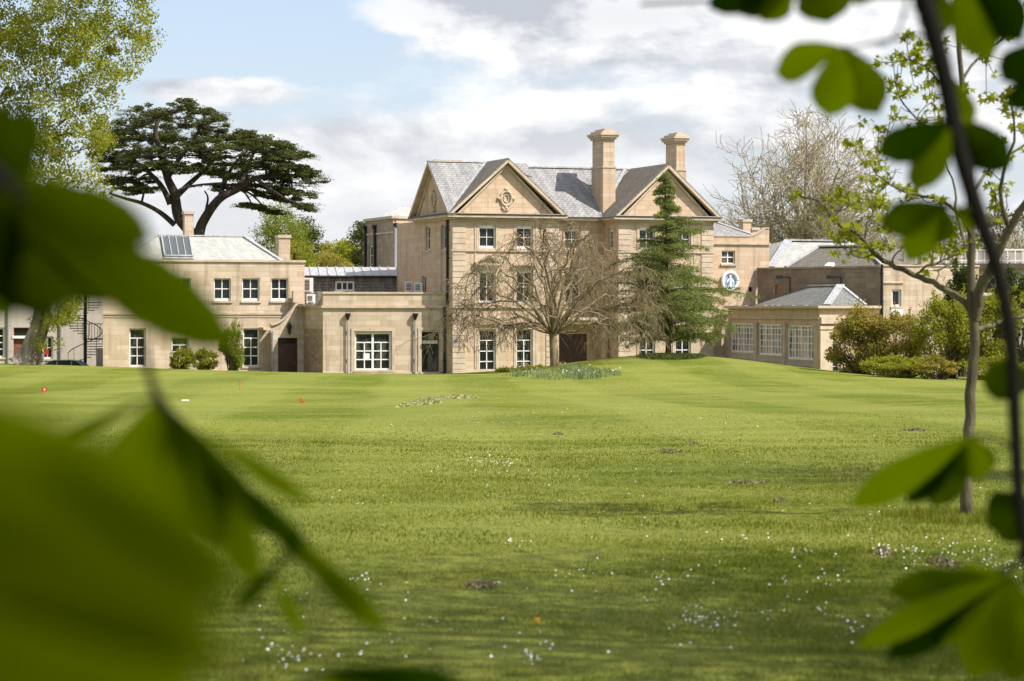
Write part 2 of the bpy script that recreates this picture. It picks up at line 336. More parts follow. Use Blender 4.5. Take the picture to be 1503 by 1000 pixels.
n.l.new(n.m('ADD', n.noise(n.mapv(t, scale=(1, .5, 1)), 9, 8, .75), n.noise(t, 1.3, 4)), bp.inputs['Height']); n.l.new(bp.outputs[0], b.inputs['Normal'])
lawn = nb.build('lawn', ml, None, True); tag(lawn, 'wide mown green lawn sloping gently to the stone house', None, None, 'structure')

# ------------------------------------------------------------------ walls in plan, measured by the view rays
class Wall:
    def __init__(s, p0, p1, z0=-.6, z1=3.0):
        s.p = np.array(p0, float); s.q = np.array(p1, float); s.L = float(np.linalg.norm(s.q - s.p)); s.d = (s.q - s.p) / s.L
        s.n = np.array([s.d[1], -s.d[0]]); s.z0 = z0; s.z1 = z1; s.holes = []
    def P(s, a, z, o=0.0): q = s.p + s.d * a + s.n * o; return (q[0], q[1], z)
    def s_at(s, px, o=0.0):
        r = (px - CX) / FPX; q = s.p + s.n * o; return float((r * q[1] - q[0]) / (s.d[0] - r * s.d[1]))
    def z_at(s, px, py, o=0.0):
        a = s.s_at(px, o); return float(EYE + (HY - py) / FPX * s.P(a, 0, o)[1])
    def box(s, mb, a, b, z0, z1, o0, o1):
        mb.hexa([s.P(a, z0, o1), s.P(b, z0, o1), s.P(b, z0, o0), s.P(a, z0, o0), s.P(a, z1, o1), s.P(b, z1, o1), s.P(b, z1, o0), s.P(a, z1, o0)])
    def hole(s, a, b, z0, z1, dep=.22): s.holes.append((a, b, z0, z1, dep))
    def face(s, mb):
        A = sorted({0.0, s.L, *[h[0] for h in s.holes], *[h[1] for h in s.holes]}); Zs = sorted({s.z0, s.z1, *[h[2] for h in s.holes], *[h[3] for h in s.holes]})
        for a, b in zip(A[:-1], A[1:]):
            for c, d in zip(Zs[:-1], Zs[1:]):
                ma, mz = (a + b) / 2, (c + d) / 2
                if any(h[0] < ma < h[1] and h[2] < mz < h[3] for h in s.holes): continue
                mb.add([s.P(a, c), s.P(b, c), s.P(b, d), s.P(a, d)], [(0, 1, 2, 3)])
        for a, b, c, d, e in s.holes:
            Q = [s.P(a, c), s.P(b, c), s.P(b, d), s.P(a, d), s.P(a, c, -e), s.P(b, c, -e), s.P(b, d, -e), s.P(a, d, -e)]
            mb.add(Q, [(0, 4, 5, 1), (1, 5, 6, 2), (2, 6, 7, 3), (3, 7, 4, 0)])
def window(par, W, a, b, z0, z1, cols=2, rows=2, fr=.07, bar=.035, rec=.14, glass='glass', head=0, vt=1.0, sill=True, rowz=None, colx=None, mull=None, label=None, name='window', bottom=None, sillo=.07):
    W.hole(a, b, z0, z1, rec + .10)
    mb = MB(); zb = z0 + (bottom or 0)
    o0, o1 = -rec - .06, -rec
    W.box(mb, a, a + fr, z0, z1, o0, o1); W.box(mb, b - fr, b, z0, z1, o0, o1)
    W.box(mb, a + fr, b - fr, z0, zb + fr, o0, o1 + .004); W.box(mb, a + fr, b - fr, z1 - fr, z1, o0, o1 + .004)
    ia, ib, iz0, iz1 = a + fr, b - fr, zb + fr, z1 - fr - head
    if head: W.box(mb, a + fr, b - fr, z1 - fr - head, z1 - fr + .001, o0, o1 + .008); z1h = z1 - head
    else: z1h = z1
    cx = colx or [i / cols for i in range(1, cols)]; rz = rowz or [i / rows for i in range(1, rows)]
    for t_ in cx:
        c = ia + (ib - ia) * t_; wd = bar * (2.0 if mull and t_ in mull else 1); W.box(mb, c - wd / 2, c + wd / 2, iz0, iz1 if (mull and t_ in mull) else iz0 + (iz1 - iz0) * vt, o0 + .01, o1 - .006)
    for t_ in rz:
        c = iz0 + (iz1 - iz0) * t_; W.box(mb, ia, ib, c - bar / 2, c + bar / 2, o0 + .015, o1 - .012)
    f = mb.build(name, M['white'], par)
    if label: f['label'] = label
    g = MB(); W.box(g, a + .01, b - .01, zb + .01, z1 - .01, -rec - .075, -rec - .05); g.build('pane', M[glass], f)
    if sill:
        q = MB(); W.box(q, a - .1, b + .1, z0 - .12, z0 - .002, -rec, sillo); q.build('sill', M['trim'], f)
    return f
def door(par, W, a, b, z0, z1, m, fan=None, name='door', leafs=1):
    W.hole(a, b, z0, z1, .3); mb = MB(); top = fan if fan else z1
    W.box(mb, a, b, z0, top, -.26, -.2)
    for i in range(leafs):
        u0 = a + (b - a) * i / leafs + .08; u1 = a + (b - a) * (i + 1) / leafs - .08; h = (top - z0 - .3) / 3
        for k in range(3): W.box(mb, u0, u1, z0 + .12 + k * (h + .03), z0 + .09 + k * (h + .03) + h, -.2, -.185)
    W.box(mb, a, a + .06, z0, z1, -.2, -.17); W.box(mb, b - .06, b, z0, z1, -.2, -.17); W.box(mb, a, b, z1 - .06, z1, -.2, -.166)
    d = mb.build(name, m, par)
    h = MB(); h.tube([W.P(b - .16, z0 + 1.0, -.18), W.P(b - .16, z0 + 1.0, -.12)], .03, 8); h.build('handle', M['grey_iron'], d)
    if fan:
        g = MB(); W.box(g, a + .06, b - .06, fan + .05, z1 - .06, -.24, -.21); g.build('pane', M['glass'], d)
    return d
def drainpipe(par, W, a, z0, z1, r=.055, m='iron', hopper=True, name='drainpipe', o=.1):
    mb = MB(); mb.tube([W.P(a, z0, o), W.P(a, z1, o)], r, 8)
    z = z0 + 1.2
    while z < z1: W.box(mb, a - r * 1.7, a + r * 1.7, z, z + .06, 0, o + .01); z += 1.8
    p = mb.build(name, M[m], par)
    if hopper:
        h = MB(); x, y, _ = W.P(a, 0, o + .04); h.lathe((x, y, z1 - .05), [(.07, -.1), (.10, .02), (.17, .16), (.19, .30), (.17, .31)], 8); h.build('hopper', M['iron'], p)
    return p
def quoins(mb, W, a, b, z0, z1, step=.36, o=.05):
    z = z0
    while z < z1 - .05: W.box(mb, a, b, z, min(z + step - .035, z1), 0, o); z += step

# ---------------------------------------------------------------- the manor house
TH = R(20); CC, SS = math.cos(TH), math.sin(TH); C0 = np.array([-3.82, 155.0])
def H(u, v): return (C0[0] + u * CC - v * SS, C0[1] + u * SS + v * CC)
def H3(u, v, z): return (*H(u, v), z)
house = thing('manor_house', (*H(9, 5), 0.1), 'large three-storey honey stone manor house with two front gables and tall stone chimneys', 'house')
TOP = 10.22
WL = Wall(H(0, 0), H(7.3, 0), -.6, TOP); WS = Wall(H(0, 7.6), H(0, 0), -.6, TOP); WRt = Wall(H(7.3, 0), H(7.3, 2.5), -.6, TOP)
WC = Wall(H(7.3, 2.5), H(11.5, 2.5), -.6, TOP); WRl = Wall(H(11.5, 2.5), H(11.5, 0), -.6, TOP); WR = Wall(H(11.5, 0), H(18.36, 0), -.6, TOP)
WE = Wall(H(18.36, 0), H(18.36, 12), -.6, TOP); WB = Wall(H(18.36, 12), H(0, 12), -.6, TOP); WS2 = Wall(H(0, 12), H(0, 7.6), -.6, TOP)
def sash(W, c, hw, z0, z1, **k): return window(house, W, c - hw, c + hw, z0, z1, 2, 2, head=.16, **k)
LS = [2.38, 4.93]; RS = [2.06, 4.65]
for W, cs in ((WL, LS), (WR, RS)):
    for c in cs:
        sash(W, c, .55, 8.28, 9.78, sill=False, bottom=.08)
        sash(W, c, .55, 4.72, 6.92, sill=False, bottom=.1, label=None)
        window(house, W, c - .55, c + .55, .22, 3.05, 2, 5, fr=.08, bar=.06, rowz=[.25, .50, .76], vt=.76, sill=False, name='french_window')
        q = MB()
        for s_ in (-1, 1): W.box(q, c + s_ * .66 - .09, c + s_ * .66 + .09, 4.62, 7.12, 0, .045); W.box(q, c + s_ * .66 - .09, c + s_ * .66 + .09, 8.2, 9.95, 0, .03); W.box(q, c + s_ * .66 - .09, c + s_ * .66 + .09, .1, 3.25, 0, .04)
        W.box(q, c - .57, c + .57, 6.93, 7.13, 0, .04); W.box(q, c - .85, c + .85, 7.16, 7.30, 0, .26)
        W.box(q, c - .57, c + .57, 3.06, 3.26, 0, .04); W.box(q, c - .8, c + .8, 3.28, 3.38, 0, .14)
        if c == LS[0]:
            q.beam(W.P(c - .88, 7.34, .13), W.P(c, 7.74, .13), .26, .10); q.beam(W.P(c + .88, 7.34, .13), W.P(c, 7.74, .13), .26, .102)
            q.hexa([W.P(c - .75, 7.30, .06), W.P(c + .75, 7.30, .06), W.P(c + .75, 7.30, 0), W.P(c - .75, 7.30, 0), W.P(c - .02, 7.68, .06), W.P(c + .02, 7.68, .06), W.P(c + .02, 7.68, 0), W.P(c - .02, 7.68, 0)])
        q.build('window_surround', M['trim'], house)
c = 1.95
sash(WC, c, .55, 8.28, 9.74, sill=False, bottom=.08); sash(WC, c, .55, 4.72, 6.9, sill=False, bottom=.1)
q = MB()
for s_ in (-1, 1): WC.box(q, c + s_ * .66 - .09, c + s_ * .66 + .09, 4.62, 7.1, 0, .045)
WC.box(q, c - .8, c + .8, 7.12, 7.26, 0, .2); q.build('window_surround', M['trim'], house)
door(house, WC, .9, 3.0, .1, 2.7, M['door'], None, 'entrance_door', 2)
sash(WRl, 1.2, .42, 8.28, 9.7, sill=False, bottom=.08); sash(WRl, 1.2, .42, 4.72, 6.9, sill=False, bottom=.1)
for c in (2.5, 5.85):
    window(house, WS, c - .5, c + .5, 8.22, 9.80, 2, 2, rec=.16, bottom=.05)
window(house, WS, 1.2, 2.1, 3.2, 6.55, 2, 3, rec=.16)
wm = MB()
for W in (WL, WS, WRt, WC, WRl, WR, WE, WB, WS2): W.face(wm)
# gable triangles
GA = 13.75; GB = 13.62
def gable(mb, a, b, apex, z=TOP): m_ = ((a[0] + b[0]) / 2, (a[1] + b[1]) / 2); mb.add([(*a, z), (*b, z), (*m_, apex)], [(0, 1, 2)])
gable(wm, H(0, 0), H(7.3, 0), GA); gable(wm, H(0, 7.6), H(0, 0), GA); gable(wm, H(11.5, 0), H(18.36, 0), GB)
gable(wm, H(18.36, 0.2), H(18.36, 12), GA)
wm.build('wall', M['stone'], house)
tm = MB()
# cornices, strings, plinths
for W, e0, e1 in ((WL, .0, .0), (WS, 0, 0), (WR, 0, 0), (WC, 0, 0), (WRl, 0, 0), (WE, 0, 0)):
    x0 = .42 if W in (WL,) else (-.0); 
    ea = {id(WL): .45, id(WS): .3, id(WR): .45}.get(id(W), 0); eb = {id(WL): .3, id(WS): .449, id(WR): .45}.get(id(W), 0)
    if W is WC: ea = eb = 0
    W.box(tm, -ea * .6, W.L + eb * .6, TOP - .12, TOP + .02, -.1, .16); W.box(tm, -ea, W.L + eb, TOP + .022, TOP + .20, -.12, .44)
for W in (WL, WR, WC):
    e = 0 if W is WC else .08
    W.box(tm, -e, W.L + e, 8.06, 8.18, 0, .10); W.box(tm, -e, W.L + e, 4.42, 4.56, 0, .13)
    W.box(tm, -.01, W.L + .01, -.5, .48, 0, .06)
    W.box(tm, 0, W.L, 9.98, 10.08, 0, .05)
for W, a0, b0 in ((WL, 0, .88), (WL, WL.L - .88, WL.L), (WR, 0, .88), (WR, WR.L - .88, WR.L)):
    quoins(tm, W, a0, b0, .5, 4.4); quoins(tm, W, a0, b0, 4.6, 8.04); quoins(tm, W, a0, b0, 8.2, 9.9)
for W, u in ((WL, 1.55), (WL, WL.L - 1.55), (WR, 1.4), (WR, WR.L - 1.4)): W.box(tm, u - .05, u + .05, .5, 9.95, 0, .045)
# central porch canopy on brackets
WC.box(tm, 0, 4.2, 3.62, 3.80, 0, 1.5); WC.box(tm, .1, 4.1, 3.45, 3.618, 0, 1.35)
for u in (.35, 3.75): WC.box(tm, u - .15, u + .15, 0, 3.44, .9, 1.2)
# raking cornices
def rake(W, half, apex, o=.20):
    m_ = W.L / 2; ov = .48; sl_ = (apex - TOP) / half
    for sg in (-1, 1):
        a_ = W.P(m_ + sg * (half + ov), TOP + .12 - sl_ * .0, o); b_ = W.P(m_ + sg * .0, apex + .16, o)
        tm.beam(W.P(m_ + sg * (half + ov - .05), TOP + .07, o), b_, .50, .16 + .004 * sg); tm.beam(W.P(m_ + sg * (half - .25), TOP + .12, .06), W.P(m_, apex - .12, .06), .14, .13 + .003 * sg)
rake(WL, 3.65, GA); rake(WS, 3.8, GA); rake(WR, 3.43, GB)
tm.build('stone_trim', M['trim'], house)
# wreaths
for W, zc in ((WL, 11.5), (WS, 11.5), (WR, 11.5)):
    q = MB(); c_ = W.L / 2
    P = [W.P(c_ + .36 * math.cos(a), zc + .46 * math.sin(a), .06) for a in np.linspace(0, 2 * math.pi, 25)]
    q.tube(P, .085, 6)
    P = [W.P(c_ + .17 * math.cos(a), zc + .25 * math.sin(a), .05) for a in np.linspace(0, 2 * math.pi, 19)]; q.tube(P, .035, 5)
    for a in (0, .5, 1, 1.5):
        x, y, z = W.P(c_ + .50 * math.cos(a * math.pi), zc + .60 * math.sin(a * math.pi), .05); q.lathe((x, y, z - .12), [(.03, 0), (.12, .06), (.13, .14), (.05, .22)], 8)
    q.tube([W.P(c_ - .3, zc - .55, .05), W.P(c_ - .12, zc - .75, .07), W.P(c_ + .12, zc - .75, .07), W.P(c_ + .3, zc - .55, .05)], .06, 5)
    q.build('carved_wreath', M['trim'], house)
# roofs
RZ = TOP + .21
rm = MB(); rd = MB()
def two(mbl, mbr, A0, B0, A1, ridge0, ridge1, B1, th=.12):
    mbl.slab([A0, A1, ridge1, ridge0], th); mbr.slab([B0, ridge0, ridge1, B1], th)
g = .52
rd.slab([H3(-g, -.44, RZ - .02), H3(3.65, -.44, 14.10), H3(3.65, 3.8, 14.10)], .08); rd.slab([H3(7.3 + g, -.44, RZ - .02), H3(3.65, -.44, 14.10), H3(3.65, 6.5, 14.10), H3(7.3 + g, 6.5, RZ - .02)], .08)
rm.slab([H3(-.44, -g, RZ), H3(3.65, 3.8, 14.04), H3(-.44, 3.8, 14.04)], .08); rm.slab([H3(-.44, 7.6 + g, RZ), H3(-.44, 3.8, 14.04), H3(6.5, 3.8, 14.04), H3(6.5, 7.6 + g, RZ)], .08); rm.slab([H3(3.65, 3.8, 14.04), H3(6.5, 3.8, 14.04), H3(6.5, 2.8, 13.1)], .08)
rm.v = rm.v; 
two(rm, rm, H3(3, 2.02, RZ), H3(3, 12.5, RZ), H3(18.8, 2.02, RZ), H3(3, 6.6, 13.95), H3(18.8, 6.6, 13.95), H3(18.8, 12.5, RZ))
two(rd, rd, H3(11.5 - g, -.44, RZ - .01), H3(18.36 + g, -.44, RZ - .01), H3(11.5 - g, 6, RZ - .01), H3(14.93, -.44, 13.98), H3(14.93, 6, 13.98), H3(18.36 + g, 6, RZ - .01), .08)
rm.build('roof', M['slate'], house); rd.build('gable_roof', M['slate_dark'], house)
lm = MB()
lm.beam(H3(-.3, -.3, RZ + .16), H3(3.62, 3.74, 14.09), .22, .08); lm.beam(H3(3, 6.6, 14.0), H3(18.8, 6.6, 14.0), .3, .1)
lm.beam(H3(11.1, 2.3, RZ + .2), H3(14.7, 6.4, 14.0), .22, .08); lm.beam(H3(-.46, 3.8, 14.06), H3(3.6, 3.8, 14.06), .26, .08)
lm.beam(H3(7.7, 2.0, RZ + .08), H3(11.2, 2.0, RZ + .08), .12, .12)
lm.build('lead_flashing', M['lead'], house)
gm = MB()
for W, a_, b_ in ((WL, -.4, WL.L + .4), (WS, -.3, WS.L + .4), (WR, -.4, WR.L + .4)): gm.tube([W.P(a_, RZ + .03, .46), W.P(b_, RZ + .03, .46)], .06, 6)
gm.build('gutter', M['iron'], house)
def chimney(u0, u1, v0, v1, z0, z1, par=house, band=True, m='stone', Hf=None):
    Hf = Hf or H
    def bx(mb, e, a, b): mb.hexa([(*Hf(u0 - e, v0 - e), a), (*Hf(u1 + e, v0 - e), a), (*Hf(u1 + e, v1 + e), a), (*Hf(u0 - e, v1 + e), a), (*Hf(u0 - e, v0 - e), b), (*Hf(u1 + e, v0 - e), b), (*Hf(u1 + e, v1 + e), b), (*Hf(u0 - e, v1 + e), b)])
    mb = MB(); h = z1 - z0
    if band: bx(mb, .0, z0, z0 + h * .62); bx(mb, -.05, z0 + h * .62, z1 - .35)
    else: bx(mb, 0, z0, z1 - .2)
    c_ = mb.build('chimney', M[m], par); t_ = MB()
    if band:
        bx(t_, .06, z1 - .48, z1 - .34); bx(t_, .17, z1 - .338, z1 - .20); bx(t_, .24, z1 - .198, z1 - .06); bx(t_, .05, z1 - .058, z1 + .10); bx(t_, -.18, z1 + .10, z1 + .24)
    else: bx(t_, .07, z1 - .198, z1)
    t_.build('chimney_cap', M['trim'], c_)
    if band: t_ = MB(); bx(t_, .05, z0 + h * .62, z0 + h * .62 + .12); t_.build('chimney_band', M['trim'], c_)
chimney(11.35, 12.25, 2.3, 4.35, 9.9, 16.15); chimney(17.55, 18.30, 4.3, 6.2, 9.9, 16.2)
chimney(1.6, 3.4, 8.2, 9.1, 10, 14.45, band=False)
drainpipe(house, WS, WS.L - .75, 4.6, TOP - .1, .085, hopper=False, name='drainpipe')
drainpipe(house, WS, WS.L - 2.05, 4.9, 9.7, .03, 'grey_iron', False)
drainpipe(house, WE, .6, .5, TOP - .2, .06, hopper=False)
sgn = MB(); WL.box(sgn, .12, .30, 2.2, 2.42, .055, .075); s_ = sgn.build('small_blue_sign', mat('blue_sign', (.12, .16, .3), .5), house)

# ---------------------------------------------------------------- low link range with parapet
link = thing('link_range', (-5.5, 157, .1), 'single-storey pale stone range with flat parapet, wide white window and two drainpipes', 'building')
pA = np.array([(474 - CX) / FPX * 154.6, 154.6]); pB = np.array(H(0, 1.3)); pB = pB - np.array([.0, 0])
LK = Wall(pA, pB, -.6, 5.33); LKs = Wall([(445 - CX) / FPX * 159.5, 159.5], pA, -.6, 4.62)
def wz(py, Yd=155.0): return EYE + (HY - py) / FPX * Yd
a0, a1 = LK.s_at(521), LK.s_at(574)
window(link, LK, a0, a1, wz(543.5), wz(488.5), 4, 4, fr=.10, bar=.07, rowz=[.26, .51, .76], colx=[.25, .5, .75], mull=[.5], vt=.76, rec=.16, name='wide_window', sill=True)
b0, b1 = LK.s_at(619), LK.s_at(645)
LK.hole(b0, b1, -.3, wz(487.5), .5)
q = MB(); LK.box(q, b0, b0 + .07, -.3, wz(487.5), -.45, -.3); LK.box(q, b1 - .07, b1, -.3, wz(487.5), -.45, -.3); LK.box(q, b0 + .07, b1 - .07, wz(504), wz(500), -.45, -.32); LK.box(q, b0 + .07, b1 - .07, -.3, .45, -.45, -.34)
dgl = q.build('glazed_door', mat('dark_door_frame', (.06, .055, .05), .4), link); q = MB(); LK.box(q, b0 + .05, b1 - .05, .3, wz(488), -.47, -.455); q.build('pane', M['glass'], dgl)
q = MB(); LK.box(q, b0 + .08, b1 - .08, wz(505), wz(500.5), -.318, -.30); q.build('transom', M['white'], dgl)
wm = MB(); LK.face(wm)
zt, zc = 5.33, 4.52
wm.add([LKs.P(0, -.6), LKs.P(LKs.L, -.6), LKs.P(LKs.L, zc + .08), LKs.P(0, zc + .08)], [(0, 1, 2, 3)])
Wb = Wall([LK.p[0] + .5, 166], [LK.p[0], LK.p[1]], -.6, zt)
wm.slab([LK.P(.3, zc + .1, -.3), LK.P(LK.L, zc + .1, -.3), LK.P(LK.L, zc + .1, -9), LK.P(-2.0, zc + .1, -9), LK.P(-.9, zc + .1, -4)], .1)
# swept end of the parapet, along the returning wall
K = 10; prof = [(LKs.L - .02 - 1.9 * t_, zc + .08 + (zt - zc - .08) * (1 - t_) ** 2.6) for t_ in np.linspace(0, 1, K)]
for (sa, za), (sb, zb) in zip(prof[:-1], prof[1:]):
    wm.hexa([LKs.P(sb, zc, 0), LKs.P(sa, zc, 0), LKs.P(sa, zc, -.35), LKs.P(sb, zc, -.35), LKs.P(sb, zb, 0), LKs.P(sa, za, 0), LKs.P(sa, za, -.35), LKs.P(sb, zb, -.35)])
LK.box(wm, 0.002, LK.L, zc + .1, zt - .002, -.35, -.30)
wm.build('wall', M['stone_pale'], link)
tm = MB(); LK.box(tm, -.03, LK.L, zt, zt + .12, -.38, .07); LK.box(tm, -.12, LK.L, zc - .10, zc + .07, 0, .14); LKs.box(tm, 0, LKs.L - .14, zc - .10, zc + .07, 0, .10)
for (sa, za), (sb, zb) in zip(prof[:-1], prof[1:]): tm.beam(LKs.P(sb, zb + .03, -.17), LKs.P(sa, za + .03, -.17), .44, .08)
for x0, x1, z1 in ((a0, a1, wz(488.5)), (b0, b1, wz(487.5))):
    for u in (x0 - .24, x1 + .06): LK.box(tm, u, u + .18, .0, z1 + .10, 0, .05)
    LK.box(tm, x0 - .24, x1 + .24, z1 + .101, z1 + .28, 0, .052)
LK.box(tm, -.02, LK.L, -.5, .30, 0, .05)
tm.build('stone_trim', M['trim'], link)
q = MB(); LKs.box(q, .3, LKs.L - .06, -.5, wz(483), 0, .03); q.build('rubble_infill', M['rubble'], link)
for px in (510, 609): drainpipe(link, LK, LK.s_at(px), -.1, wz(466), .06, 'grey_iron', True, o=.14)
drainpipe(link, LK, LK.L - .12, -.2, 4.5, .08, 'iron', False)
q = MB(); cx_ = LK.s_at(540); LK.box(q, cx_ - .28, cx_ + .14, wz(527), wz(519), -.20, -.19); q.build('white_notice', M['white'], link)

# ---------------------------------------------------------------- west wing with hipped slate roof
wing = thing('west_wing', (-20, 161, .1), 'two-storey pale stone wing with hipped pale slate roof, skylight and two rows of white windows', 'building')
w0 = np.array([(151 - CX) / FPX * 156.5, 156.5]); w1 = np.array([(447 - CX) / FPX * 160.5, 160.5]); WT = 7.45
WW = Wall(w0, w1, -.6, WT); dn = -WW.n
WWl = Wall([(154 - CX) / FPX * 168.5, 168.5], w0, -.6, WT); WWr = Wall(w1, w1 + dn * 12, -.6, WT)
for a, b in ((213, 231), (254, 280), (314, 339), (355.5, 381), (398, 423)):
    s0, s1 = WW.s_at(a), WW.s_at(b); window(wing, WW, s0, s1, WW.z_at(b, 442), WW.z_at(b, 408.5), 2, 2, fr=.08, bar=.06, rec=.16, sillo=.09, bottom=.1)
for a, b, t in ((190, 214, 482), (252, 277, 495), (357, 381, 482)):
    s0, s1 = WW.s_at(a), WW.s_at(b)
    window(wing, WW, s0, s1, WW.z_at(b, 538), WW.z_at(b, t), 2, 4, fr=.09, bar=.07, rowz=[.26, .50, .76], vt=.76, rec=.18, sillo=.09, name='tall_window')
wm = MB(); WW.face(wm); WWl.face(wm); WWr.face(wm)
wm.build('wall', M['stone_pale'], wing)
tm = MB()
WW.box(tm, -.08, WW.L + .08, WT + .002, WT + .14, -.5, .10); WW.box(tm, -.02, WW.L, WW.z_at(300, 462), WW.z_at(300, 459), 0, .10); WW.box(tm, -.02, WW.L, WW.z_at(300, 466), WW.z_at(300, 462) - .01, 0, .04)
WWr.box(tm, 0, 11, WT + .002, WT + .14, -.5, .10); WWl.box(tm, 0, 12, WT + .002, WT + .14, -.5, .10); WW.box(tm, -.02, WW.L, -.5, .35, 0, .05)
tm.build('stone_trim', M['trim'], wing)
def WP(px, py, o): a = WW.s_at(px, o); return WW.P(a, WW.z_at(px, py, o), o)
e0 = WW.P(WW.s_at(176, -.5), WT + .05, -.5); e1 = WW.P(WW.s_at(414, -.5), WT + .05, -.5)
rz_ = WW.z_at(300, 347.5, -5.5); r0 = WW.P(WW.s_at(228, -5.5), rz_, -5.5); r1 = WW.P(WW.s_at(358, -5.5), rz_, -5.5)
b0_ = WW.P(WW.s_at(178, -.5), WT + .05, -10.5); b1_ = WW.P(WW.s_at(412, -.5), WT + .05, -10.5)
rm = MB(); rm.slab([e0, e1, r1, r0], .1); rm.slab([e1, b1_, r1], .1); rm.slab([b1_, b0_, r0, r1], .1); rm.slab([b0_, e0, r0], .1); rm.build('roof', M['slate_pale'], wing)
lm = MB(); up = np.array([0, 0, .06])
for a, b in ((e1, r1), (e0, r0), (r0, r1)): lm.beam(np.array(a) + up, np.array(b) + up, .26, .09)
lm.build('lead_flashing', M['lead'], wing)
# skylight on the front slope
def slope(px, t): a = np.array(e0) + (np.array(e1) - e0) * ((px - 176) / 238.); 
def RS_(px, t, up_=.0):
    a = WW.s_at(px, -.5 - 5 * t); return np.array(WW.P(a, WT + .05 + (rz_ - WT - .05) * t + up_, -.5 - 5 * t))
q = MB(); Q = [RS_(242, .12, .14), RS_(283, .12, .14), RS_(278, .93, .14), RS_(237, .93, .14)]; q.slab(Q, .12); sk = q.build('skylight', M['skylight'], wing)
q = MB()
for i in range(5):
    t_ = i / 4; q.beam(Q[0] + (Q[1] - Q[0]) * t_ + up * .5, Q[3] + (Q[2] - Q[3]) * t_ + up * .5, .09 if i in (0, 4) else .05, .07)
q.beam(Q[0] + up * .5, Q[1] + up * .5, .14, .09); q.beam(Q[3] + up * .5, Q[2] + up * .5, .1, .09); q.beam(RS_(240, .04, .16), RS_(286, .04, .16), .45, .08)
q.build('glazing_bars', M['lead'], sk)
def WH(u, v): q_ = WW.P(u, 0, -v); return (q_[0], q_[1])
u = WW.s_at(271, -7); chimney(u, u + .62, 7, 7.7, 8, WW.z_at(271, 310, -7), wing, False, 'stone_pale', WH)
u = WW.s_at(409, -3.0); u2 = WW.s_at(426, -3.0); chimney(u, u2, 3.0, 3.9, 7, WW.z_at(415, 345, -3.0), wing, False, 'stone_pale', WH)

# ---------------------------------------------------------------- porch with swept wall
porch = thing('side_porch', (-15, 158, .1), 'small stone porch with swept coping, dark red door and black lantern', 'porch')
PO = Wall([(397.5 - CX) / FPX * 158.6, 158.6], [(446 - CX) / FPX * 159.3, 159.3], -.6, 4.6)
s0, s1 = PO.s_at(408), PO.s_at(437)
door(porch, PO, s0, s1, -.2, PO.z_at(420, 496), M['door'], PO.z_at(420, 505))
zt1 = PO.z_at(436, 446.5); zt0 = PO.z_at(398, 478)
wm = MB(); PO.z1 = PO.z_at(420, 496) + .3; PO.face(wm)
prof = [(PO.L * t_, PO.z1 + .0 + (zt0 - PO.z1) + (zt1 - zt0) * min(1, (t_ / .78)) ** 1.9) for t_ in np.linspace(0, 1, 12)]
for (sa, za), (sb, zb) in zip(prof[:-1], prof[1:]): wm.hexa([PO.P(sa, PO.z1, 0), PO.P(sb, PO.z1, 0), PO.P(sb, PO.z1, -.35), PO.P(sa, PO.z1, -.35), PO.P(sa, za, 0), PO.P(sb, zb, 0), PO.P(sb, zb, -.35), PO.P(sa, za, -.35)])
PO2 = Wall(PO.p + np.array([.25, 2.2]), PO.p, -.6, zt0); PO2.face(wm); wm.build('wall', M['stone_pale'], porch)
tm = MB()
for (sa, za), (sb, zb) in zip(prof[:-1], prof[1:]): tm.beam(PO.P(sa, za + .05, -.12), PO.P(sb, zb + .05, -.12), .5, .10)
PO.box(tm, -.5, 0, zt0 - .30, zt0 - .12, -2, .05); PO.box(tm, PO.s_at(433), PO.s_at(448), zt1 + .1, zt1 + .85, -.9, -.5)
tm.build('coping', M['trim'], porch)
q = MB(); x, y, z = PO.P(PO.s_at(423.5), PO.z_at(423, 492), .22)
q.lathe((x, y, z), [(.02, 0), (.05, .1), (.09, .24), (.17, .58), (.19, .60), (.12, .70), (.03, .84), (.02, .9)], 6); q.beam(PO.P(PO.s_at(423.5), z + .3, 0), (x, y, z + .3), .04, .04)
q.build('wall_lantern', M['iron'], porch)
drainpipe(porch, PO, .1, -.1, 2.9, .05, 'grey_iron', False)

# ---------------------------------------------------------------- slate-hung range behind the parapet
shed = thing('rear_range', (-10, 167, .1), 'low dark slate-hung range with long pale lead roof behind the parapet', 'building')
SH = Wall([(443 - CX) / FPX * 166, 166], [(624 - CX) / FPX * 167, 167], .0, EYE + (HY - 404.5) / FPX * 166)
window(shed, SH, SH.s_at(492), SH.s_at(520), SH.z_at(506, 427.5), SH.z_at(506, 413), 3, 1, fr=.12, bar=.1, rec=.03)
msl = slate('dark_stained_slate_hanging', (.13, .125, .115), (.20, .19, .17), (.36, .35, .32), .75)
wm = MB(); SH.face(wm); wm.build('wall', msl, shed)
rm = MB(); zr = SH.z1; rm.slab([SH.P(-.2, zr, .35), SH.P(SH.L + .3, zr, .35), SH.P(SH.L + .3, zr + .62, -2.2), SH.P(-.2, zr + .62, -2.2)], .1); rm.slab([SH.P(-.2, zr + .62, -2.2), SH.P(SH.L + .3, zr + .62, -2.2), SH.P(SH.L + .3, zr, -5), SH.P(-.2, zr, -5)], .1)
ro = rm.build('roof', M['lead'], shed); rm = MB()
for k in range(1, 14): u = SH.L * k / 14; rm.beam(SH.P(u, zr + .03, .35), SH.P(u, zr + .65, -2.2), .06, .07)
rm.build('roll_joint', M['lead'], ro); q = MB(); q.tube([SH.P(0, zr - .08, .4), SH.P(SH.L, zr - .08, .4)], .07, 6); q.build('gutter', M['iron'], shed)
